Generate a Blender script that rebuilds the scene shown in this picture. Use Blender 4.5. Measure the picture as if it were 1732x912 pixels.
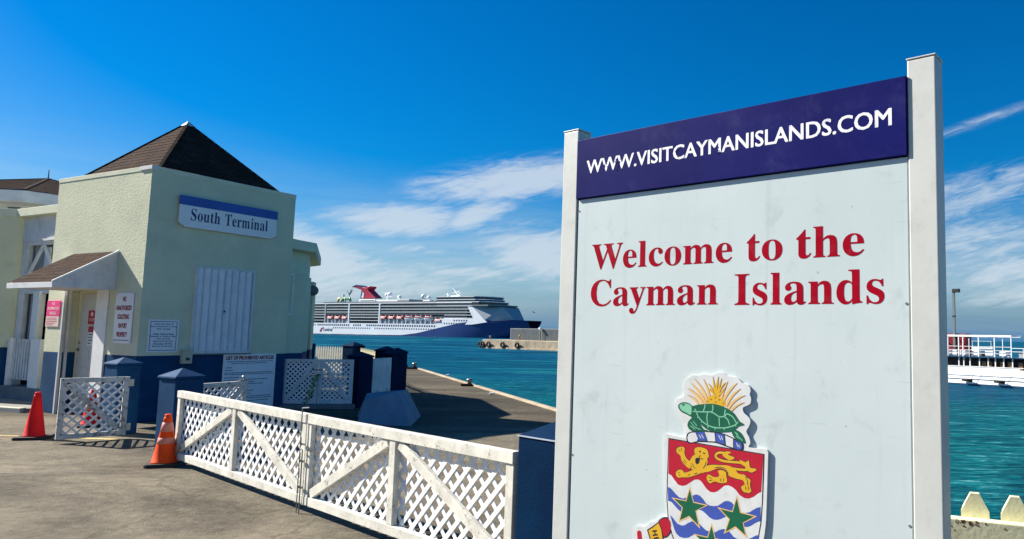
import bpy, bmesh, math, random
from mathutils import Vector, Matrix
from mathutils.geometry import tessellate_polygon
for _o in list(bpy.data.objects): bpy.data.objects.remove(_o)
SC = bpy.context.scene
COL = SC.collection
R = math.radians
random.seed(7)

# ---------------------------------------------------------------- camera
EYE = 1.65
cam = bpy.data.cameras.new('camera')
cam.sensor_width = 36.0; cam.sensor_fit = 'HORIZONTAL'
cam.lens = 36.0 * 1200.1 / 1732.0
cam.shift_x = -242.69 / 1732.0
cam.clip_start = 0.05; cam.clip_end = 60000
camo = bpy.data.objects.new('camera', cam); COL.objects.link(camo)
PITCH, ROLL = 0.0922, 0.0182
_f = Vector((0, math.cos(PITCH), math.sin(PITCH))); _r = Vector((1, 0, 0)); _u = _r.cross(_f)
_r2 = _r*math.cos(ROLL) + _u*math.sin(ROLL); _u2 = -_r*math.sin(ROLL) + _u*math.cos(ROLL)
camo.matrix_world = Matrix(((_r2.x, _u2.x, -_f.x, 0), (_r2.y, _u2.y, -_f.y, 0), (_r2.z, _u2.z, -_f.z, EYE), (0, 0, 0, 1)))
SC.camera = camo

# ---------------------------------------------------------------- view, sun, sky
SC.view_settings.view_transform = 'Standard'
SC.view_settings.look = 'None'
SC.view_settings.gamma = 1.0
SC.view_settings.use_curve_mapping = False
SC.view_settings.exposure = 1.2
SUN_DIR = Vector((-0.968, 0.25, 0.0)).normalized()      # horizontal direction towards the sun
SUN_EL = R(36)
SUN_STRENGTH = 5.0
SKY_STRENGTH = 0.05
to_sun = Vector((SUN_DIR.x*math.cos(SUN_EL), SUN_DIR.y*math.cos(SUN_EL), math.sin(SUN_EL)))
sun = bpy.data.lights.new('sun', 'SUN'); sun.energy = SUN_STRENGTH; sun.angle = R(0.53); sun.color = (1.0, 0.93, 0.82)
suno = bpy.data.objects.new('sun', sun); COL.objects.link(suno)
suno.rotation_euler = (-to_sun).to_track_quat('-Z', 'Y').to_euler()

world = bpy.data.worlds.new('World'); SC.world = world; world.use_nodes = True
WT = world.node_tree; WT.nodes.clear()

class NT:
    """small helper for building node trees"""
    def __init__(s, tree): s.t = tree
    def n(s, typ, **kw):
        nd = s.t.nodes.new(typ)
        for k, v in kw.items(): setattr(nd, k, v)
        return nd
    def link(s, a, b): s.t.links.new(a, b)
    def setin(s, sock, v):
        if hasattr(v, 'links') or isinstance(v, bpy.types.NodeSocket): s.t.links.new(v, sock)
        else: sock.default_value = v
    def m(s, op, a, b=None, c=None, clamp=False):
        nd = s.t.nodes.new('ShaderNodeMath'); nd.operation = op; nd.use_clamp = clamp
        s.setin(nd.inputs[0], a)
        if b is not None: s.setin(nd.inputs[1], b)
        if c is not None: s.setin(nd.inputs[2], c)
        return nd.outputs[0]
    def smooth(s, x, lo, hi):
        nd = s.t.nodes.new('ShaderNodeMapRange'); nd.interpolation_type = 'SMOOTHSTEP'; nd.clamp = True
        s.setin(nd.inputs[0], x); nd.inputs[1].default_value = lo; nd.inputs[2].default_value = hi
        nd.inputs[3].default_value = 0; nd.inputs[4].default_value = 1
        return nd.outputs[0]
    def noise(s, vec, scale, detail=4, rough=.55, dist=0, dims='3D'):
        nd = s.t.nodes.new('ShaderNodeTexNoise'); nd.noise_dimensions = dims
        if vec is not None: s.t.links.new(vec, nd.inputs['Vector'])
        nd.inputs['Scale'].default_value = scale; nd.inputs['Detail'].default_value = detail
        nd.inputs['Roughness'].default_value = rough; nd.inputs['Distortion'].default_value = dist
        return nd.outputs[0]
    def mix(s, fac, a, b, mode='MIX'):
        nd = s.t.nodes.new('ShaderNodeMix'); nd.data_type = 'RGBA'; nd.blend_type = mode
        s.setin(nd.inputs[0], fac); s.setin(nd.inputs[6], a); s.setin(nd.inputs[7], b)
        return nd.outputs[2]
    def mapping(s, vec, sc=(1, 1, 1), rot=(0, 0, 0), loc=(0, 0, 0)):
        nd = s.t.nodes.new('ShaderNodeMapping'); s.t.links.new(vec, nd.inputs[0])
        nd.inputs['Scale'].default_value = sc; nd.inputs['Rotation'].default_value = rot; nd.inputs['Location'].default_value = loc
        return nd.outputs[0]

def build_sky():
    w = NT(WT)
    sky = w.n('ShaderNodeTexSky', sky_type='NISHITA')
    sky.sun_disc = False; sky.sun_elevation = SUN_EL
    sky.sun_rotation = math.atan2(SUN_DIR.x, SUN_DIR.y)
    sky.altitude = 0; sky.air_density = 1.0; sky.dust_density = 0.35; sky.ozone_density = 2.6
    hs = w.n('ShaderNodeHueSaturation'); hs.inputs['Saturation'].default_value = 1.72; hs.inputs['Value'].default_value = 1.05; hs.inputs['Hue'].default_value = 0.507
    w.link(sky.outputs[0], hs.inputs['Color'])
    # sea haze: the sky pales to a soft grey blue near the horizon, all the way round
    tc = w.n('ShaderNodeTexCoord'); sep = w.n('ShaderNodeSeparateXYZ'); w.link(tc.outputs['Generated'], sep.inputs[0])
    x, y, z = sep.outputs
    az = w.m('MULTIPLY', w.m('ARCTAN2', x, y), 57.2958)
    el = w.m('MULTIPLY', w.m('ARCSINE', z), 57.2958)
    hz = w.n('ShaderNodeRGB'); hz.outputs[0].default_value = (.25, 1.75, 3.9, 1)
    base = w.mix(w.m('MULTIPLY', w.m('EXPONENT', w.m('MULTIPLY', w.m('MAXIMUM', el, 0.0), -.17)), .96), hs.outputs[0], hz.outputs[0])
    comb = w.n('ShaderNodeCombineXYZ')
    # drawn-out cirrus: coordinates sheared so that the wisps climb to the right
    w.setin(comb.inputs[0], w.m('MULTIPLY', az, .045)); w.setin(comb.inputs[1], w.m('MULTIPLY', w.m('SUBTRACT', el, w.m('MULTIPLY', az, .22)), .20))
    n1 = w.noise(comb.outputs[0], 2.2, 7, .6, .7)
    n2 = w.noise(comb.outputs[0], 9.0, 6, .62, 1.1)
    nn = w.m('ADD', w.m('MULTIPLY', n1, .55), w.m('MULTIPLY', n2, .45))
    def blob(a0, e0, wa, we, sh, amp):
        da = w.m('SUBTRACT', az, a0)
        de = w.m('SUBTRACT', w.m('SUBTRACT', el, e0), w.m('MULTIPLY', da, sh))
        q = w.m('ADD', w.m('POWER', w.m('ABSOLUTE', w.m('DIVIDE', da, wa)), 2.0), w.m('POWER', w.m('ABSOLUTE', w.m('DIVIDE', de, we)), 2.0))
        return w.m('MULTIPLY', w.m('EXPONENT', w.m('MULTIPLY', q, -1.0)), amp)
    blobs = [(-11.0, 12.2, 7.5, 1.5, .17, 1.0), (-19.6, 8.3, 5.2, 1.3, .05, 1.0), (-14.8, 8.9, 3.2, 1.1, .35, .85),
             (-27.0, 5.4, 6.5, 2.2, -.20, 1.0), (-9.5, 6.3, 6.0, 2.2, -.05, .9), (24, 10.6, 6, 2.0, .2, .55), (25, 7.2, 6, 1.8, .03, .62),
             (25, 16.0, 5, .5, .25, .35), (27, 3.4, 4, .9, .1, .6), (2, 9.5, 7, 1.6, .1, .7), (-19, 6.3, 3.5, .5, 0, .5), (-25, 3.4, 10, 2.0, 0, .72), (-14, 4.6, 6, .8, -.05, .55), (26, 5.2, 7, 1.6, .02, .6),
             (48, 9, 12, 3, .1, .7), (75, 13, 14, 3, .15, .7), (110, 8, 16, 3, .1, .8), (150, 14, 18, 4, .1, .7), (-165, 9, 18, 3, .1, .8), (-130, 15, 14, 3, .1, .6), (-70, 9, 14, 2.5, .1, .5)]
    tot = None
    for b in blobs:
        v = blob(*b); tot = v if tot is None else w.m('MAXIMUM', tot, v)
    wisps = w.smooth(w.m('ADD', w.m('MULTIPLY', tot, .85), w.m('MULTIPLY', w.m('MULTIPLY', w.m('SUBTRACT', nn, .5), 1.8), w.smooth(tot, .02, .35))), .06, .74)
    # thin veil low over the horizon
    comb2 = w.n('ShaderNodeCombineXYZ'); w.setin(comb2.inputs[0], w.m('MULTIPLY', az, .03)); w.setin(comb2.inputs[1], w.m('MULTIPLY', el, .28))
    n3 = w.noise(comb2.outputs[0], 2.0, 5, .6, .4)
    veil = w.m('MULTIPLY', w.m('EXPONENT', w.m('MULTIPLY', w.m('POWER', w.m('DIVIDE', w.m('SUBTRACT', el, 5.0), 4.2), 2.0), -1.0)), w.smooth(n3, .34, .66))
    fac = w.m('MAXIMUM', w.m('MULTIPLY', wisps, .80), w.m('MULTIPLY', veil, .34))
    fac = w.m('MULTIPLY', fac, w.smooth(el, -.5, 1.0))
    cl = w.n('ShaderNodeRGB'); cl.outputs[0].default_value = (5.6, 6.4, 7.2, 1)
    mixc = w.mix(fac, base, cl.outputs[0])
    bg = w.n('ShaderNodeBackground'); bg.inputs[1].default_value = SKY_STRENGTH
    w.link(mixc, bg.inputs[0])
    out = w.n('ShaderNodeOutputWorld'); w.link(bg.outputs[0], out.inputs[0])
build_sky()
GLYPHS={'C':(468,'257,-11,213,-7,174,3,137,20,105,43,78,71,56,104,39,142,29,184,26,228,30,273,39,314,56,351,79,384,106,412,139,435,176,452,216,462,259,465,292,463,328,454,367,440,374,437,381,436,388,435,402,439,413,449,419,465,437,465,437,308,420,308,403,347,381,380,356,407,328,427,298,439,265,443,198,419,157,347,144,226,159,114,203,46,278,24,305,26,331,33,358,45,383,61,407,81,428,106,447,89,395,33,332,0'),
'E':(442,'14,0,14,17,35,18,51,22,62,30,70,41,74,57,75,78,75,369,74,394,69,413,62,425,51,433,36,437,16,439,16,455,399,455,399,320,383,320,375,357,361,386,340,406,312,420,276,428,232,430,219,430,208,429,200,428,194,426,189,422,186,417,184,410,183,400,183,388,183,246,193,246,221,248,243,256,259,269,272,288,281,313,288,345,304,345,304,118,287,118,284,143,280,164,273,181,264,195,254,206,241,213,225,218,207,221,185,222,183,222,183,67,184,53,187,42,192,35,201,31,213,28,230,28,261,29,289,32,313,39,335,48,354,60,371,75,386,94,399,116,411,143,430,143,402,0'),
'H':(523,'15,0,15,17,36,20,52,24,62,32,69,43,73,59,75,81,75,379,73,398,69,413,62,424,51,431,36,436,16,439,16,455,242,455,242,439,227,437,214,435,204,432,197,428,191,422,187,415,184,406,183,394,182,379,182,251,342,251,342,379,341,394,340,406,337,415,334,422,328,428,320,432,310,435,298,437,282,439,282,455,507,455,507,439,486,436,471,431,461,424,454,414,451,399,449,379,449,81,451,60,455,44,461,33,471,25,487,20,507,17,507,0,282,0,282,17,303,20,318,24,329,31,336,41,340,58,342,81,342,221,182,221,182,81,183,59,187,43,194,32,205,24,221,20,242,17,242,0'),
'I':(261,'13,0,13,17,34,21,50,26,61,32,69,42,74,56,75,75,75,387,74,405,70,419,63,427,52,433,36,437,13,439,13,455,244,455,244,439,223,437,207,433,196,427,188,419,184,405,183,387,183,77,183,64,185,53,187,44,192,37,198,31,206,26,216,23,230,20,246,17,246,0'),
'S':(390,'43,-11,43,158,62,158,75,113,91,77,111,50,136,30,164,19,197,15,220,17,241,24,257,36,269,51,276,69,279,89,273,117,255,140,225,160,163,191,127,210,99,231,77,253,62,276,53,302,50,332,52,358,57,381,67,403,80,421,96,437,115,449,136,459,160,464,185,466,199,466,213,464,229,461,246,458,264,453,282,448,291,446,294,445,297,445,300,445,310,447,317,454,320,466,339,466,339,319,322,319,315,343,305,365,293,385,280,402,265,417,248,429,231,438,213,443,194,445,173,443,155,437,140,426,128,413,122,398,120,380,121,364,127,349,137,336,151,325,168,314,189,303,253,273,279,260,300,247,317,233,331,219,342,204,350,188,355,171,358,153,359,133,357,106,350,80,339,58,323,38,304,21,281,8,254,-2,225,-8,192,-10,181,-10,170,-9,158,-8,147,-6,136,-3,126,1,115,4,106,7,98,9,92,11,88,12,85,12,78,12,73,10,69,7,66,3,64,-3,61,-11'),
'T':(423,'92,0,92,17,114,19,130,23,142,31,150,42,154,59,156,81,156,433,149,433,116,430,88,420,65,403,47,380,35,352,29,318,11,318,11,455,410,455,410,317,394,317,375,382,333,420,269,433,263,433,263,81,265,58,269,41,276,30,288,23,305,19,328,17,328,0'),
'W':(611,'171,-11,32,393,27,407,21,419,15,427,8,433,-2,437,-15,439,-15,455,181,455,181,439,168,438,157,435,150,432,145,427,141,420,140,410,141,400,144,387,148,373,223,153,301,353,286,399,281,413,274,423,267,429,258,434,245,437,229,439,229,455,439,455,439,439,413,436,398,427,393,412,394,405,396,397,399,386,474,166,541,369,545,384,548,397,549,406,547,417,544,425,538,430,529,434,518,437,503,439,503,455,624,455,624,439,612,435,602,429,594,421,588,410,581,396,575,379,446,-11,428,-11,316,309,190,-11'),
'a':(344,'255,-10,226,-5,208,10,200,35,168,11,133,-4,95,-9,74,-6,55,0,40,11,29,26,22,43,20,63,25,91,39,115,63,136,98,155,143,173,199,190,199,241,197,258,193,272,187,282,177,290,164,294,148,296,123,293,109,286,104,274,105,270,108,264,113,257,119,248,122,239,123,231,121,220,117,210,110,202,100,196,90,192,77,191,64,192,54,196,45,203,38,212,34,223,33,236,35,252,40,266,49,278,62,290,77,300,95,308,115,314,137,317,162,318,205,315,239,307,263,292,280,271,290,244,293,210,293,62,293,52,294,45,295,40,297,37,300,35,304,34,309,35,314,38,320,42,329,28,306,7,281,-6;151,34,158,34,165,37,174,41,183,47,191,54,199,63,199,169,154,151,127,123,118,84,122,56,133,39'),
'c':(293,'156,-10,131,-8,108,-1,87,11,67,26,51,45,38,68,28,93,21,120,19,150,22,181,29,210,40,237,55,260,74,280,96,297,120,309,146,317,175,319,204,317,230,310,250,298,265,283,274,265,277,245,276,233,272,223,266,215,258,209,248,205,236,204,214,209,201,225,196,251,196,254,196,258,197,261,197,265,197,268,197,271,194,286,185,294,169,297,138,285,118,248,112,187,115,142,123,105,137,76,156,55,178,42,204,38,227,42,250,53,271,72,285,60,248,21,205,-2'),
'd':(370,'140,-10,117,-8,97,-1,78,10,61,26,47,44,35,66,26,91,21,118,19,147,21,180,27,210,36,237,48,261,63,281,81,297,101,309,123,316,146,318,175,314,201,301,223,280,223,401,222,413,218,423,212,430,203,435,191,438,176,439,176,455,319,455,319,75,320,60,322,49,325,41,330,35,340,30,353,28,353,11,315,8,271,1,223,-10,223,39,201,12,173,-5;171,28,182,30,192,34,202,41,211,51,218,62,223,76,223,242,220,252,214,262,206,270,196,276,186,279,174,281,155,277,141,267,130,250,123,225,119,193,118,153,119,115,123,83,130,58,140,42,153,32'),
'e':(301,'154,-10,129,-8,106,-1,85,10,66,26,50,45,37,69,27,95,21,125,19,157,21,187,28,215,38,240,51,263,68,282,87,298,109,309,132,316,157,318,193,314,224,301,249,280,268,251,279,216,283,173,283,166,117,166,127,97,154,56,199,42,225,47,248,62,270,86,285,73,248,27,205,-1;116,192,201,192,201,215,201,241,198,261,193,277,186,288,175,295,161,297,136,286,121,255,116,203'),
'h':(381,'18,0,18,16,30,17,39,21,45,26,49,33,52,43,52,56,52,399,52,412,49,422,46,429,40,435,31,438,19,440,19,455,148,455,148,267,175,295,207,313,243,318,292,306,321,271,330,212,330,56,331,43,333,33,337,26,343,21,352,17,363,16,363,0,202,0,202,16,207,16,223,21,232,34,235,56,235,217,234,234,232,247,229,258,223,265,215,270,203,271,183,267,164,255,148,235,148,56,148,43,151,33,154,26,160,21,168,17,180,16,180,0'),
'i':(198,'101,362,87,364,75,368,65,376,57,387,52,399,50,412,52,426,57,438,65,449,75,457,87,462,101,463,114,462,126,457,137,449,145,438,150,426,151,412,149,399,145,387,136,376,126,368,114,364;18,0,18,16,30,18,39,21,45,26,49,32,52,43,52,56,52,252,52,267,50,278,47,285,41,289,32,292,20,293,21,310,148,310,148,56,149,43,151,33,154,26,160,21,168,18,180,16,180,0'),
'l':(199,'18,0,18,16,30,18,39,21,45,26,49,32,52,43,52,56,52,398,52,411,50,421,47,429,42,434,33,438,20,439,20,455,148,455,148,56,149,43,151,33,154,26,160,21,168,18,180,16,180,0'),
'm':(554,'18,0,18,16,30,17,39,21,45,26,49,33,52,43,52,56,52,253,52,266,49,276,46,284,40,289,31,293,19,294,19,310,146,310,146,265,173,294,204,312,237,318,277,312,305,293,320,261,348,293,381,312,418,318,465,306,494,271,504,212,504,56,504,43,507,33,510,26,516,21,524,17,536,16,536,0,377,0,377,16,389,18,397,21,403,26,407,34,409,44,410,56,410,217,409,234,407,247,404,258,398,265,389,270,377,271,358,268,341,256,324,237,324,56,325,44,327,34,331,26,336,21,345,18,356,16,356,0,199,0,199,16,211,18,219,21,225,26,229,34,231,44,232,56,232,217,231,233,229,247,226,258,220,265,211,270,199,271,180,267,162,255,146,235,146,56,147,44,149,34,152,27,158,21,166,18,177,16,177,0'),
'n':(381,'18,0,18,16,30,17,39,21,45,26,49,33,52,43,52,56,52,253,52,266,49,276,46,284,40,289,31,293,19,294,19,310,148,310,148,267,175,296,207,313,243,318,292,306,321,271,330,212,330,56,331,43,333,33,337,26,343,21,352,17,363,16,363,0,202,0,202,16,207,16,223,21,232,34,235,56,235,217,234,234,232,247,229,258,223,265,215,270,203,271,183,267,164,255,148,235,148,56,148,43,151,33,154,26,160,21,168,17,180,16,180,0'),
'o':(336,'169,-10,140,-8,114,-1,90,11,69,27,52,47,38,70,27,96,21,124,19,154,21,184,27,213,38,239,52,262,69,281,90,297,114,309,140,316,168,318,196,316,222,309,245,298,266,282,283,263,298,240,308,214,315,185,317,154,315,123,308,94,298,69,284,46,266,26,245,11,222,-1,197,-8;169,11,186,14,199,24,209,39,212,50,215,64,217,81,219,102,219,126,220,154,218,206,214,245,208,271,198,286,185,296,169,299,151,296,138,286,128,271,122,245,118,206,117,154,117,127,118,103,120,82,122,64,125,50,128,39,138,24,152,14'),
'r':(287,'18,0,18,16,30,18,39,21,45,26,49,32,52,43,52,56,52,252,52,267,50,278,46,285,41,289,32,292,20,293,21,310,146,310,146,252,158,272,172,288,187,301,203,311,218,316,233,318,250,317,264,312,275,304,283,293,288,281,289,266,288,254,284,243,278,234,270,228,260,224,248,222,237,223,229,226,222,231,217,237,212,243,207,250,202,255,196,259,189,260,179,258,171,252,162,241,155,228,151,211,149,192,149,56,150,42,153,32,159,25,167,21,180,18,197,16,197,0'),
's':(288,'151,-10,132,-8,110,-3,87,6,82,8,78,8,73,9,64,7,56,1,51,-9,36,-9,36,105,53,105,61,79,72,57,87,39,103,26,121,17,140,15,156,16,168,20,179,27,186,35,191,46,192,58,188,76,176,92,156,105,107,130,85,142,68,155,54,169,45,185,39,202,37,220,40,247,49,270,65,291,86,306,111,316,141,319,149,319,157,318,166,316,176,314,187,311,199,308,206,306,209,305,211,305,213,305,220,306,226,311,230,319,244,319,244,222,228,222,220,244,209,262,196,277,182,288,166,294,149,296,136,295,125,292,116,286,110,278,106,269,105,259,106,249,109,240,115,232,123,225,134,218,146,212,191,189,212,178,229,165,241,151,250,136,255,117,257,95,254,65,244,39,228,18,206,2,181,-7'),
't':(228,'124,-9,99,-7,80,-1,66,10,56,26,50,46,48,71,48,279,20,279,20,300,46,324,68,347,88,369,105,389,118,407,129,424,144,424,144,310,208,310,208,279,144,279,144,82,145,69,147,59,149,51,154,45,160,41,168,40,183,44,195,56,206,75,222,66,198,24,165,-1'),
'u':(375,'131,-10,103,-7,81,2,65,17,54,38,48,65,46,97,46,248,45,262,43,274,39,282,33,289,24,293,11,294,11,310,142,310,142,74,143,63,146,54,151,46,158,40,166,37,177,36,196,39,213,49,228,66,228,248,228,263,225,275,221,283,214,289,204,293,189,294,189,310,324,310,324,70,325,56,327,46,331,39,338,34,347,31,360,30,360,13,321,10,277,3,228,-10,228,40,216,26,202,13,186,3,169,-4,150,-9'),
'v':(306,'142,-10,38,248,33,261,27,272,22,281,16,288,8,292,-3,293,-3,310,164,310,164,294,156,294,141,292,132,286,129,276,129,273,130,271,130,268,185,122,236,253,239,261,241,267,241,272,237,284,224,292,203,294,203,310,305,310,305,295,294,291,284,286,278,279,272,269,266,258,260,243,160,-10'),
'y':(300,'52,-140,36,-139,22,-133,10,-125,1,-113,-5,-100,-7,-84,-5,-73,-2,-62,5,-53,13,-46,24,-41,36,-40,46,-41,56,-44,64,-49,70,-57,73,-65,75,-76,75,-78,74,-79,74,-81,74,-83,74,-85,74,-87,75,-94,79,-97,86,-99,94,-96,104,-88,114,-74,120,-65,125,-55,129,-44,133,-32,137,-19,140,-5,36,251,32,260,28,268,25,275,21,280,18,285,15,287,11,291,4,293,-3,293,-5,293,-5,310,162,310,162,293,151,293,142,291,136,289,132,286,129,281,128,275,128,272,129,270,130,267,131,263,132,260,133,257,185,119,230,241,233,248,235,254,236,260,237,265,238,270,238,274,237,281,234,286,229,289,223,292,214,293,203,293,203,310,300,310,300,293,291,292,283,288,277,281,271,271,265,258,259,242,162,-24,151,-53,140,-77,129,-96,118,-111,107,-122,95,-131,83,-136,68,-139')}
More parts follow.
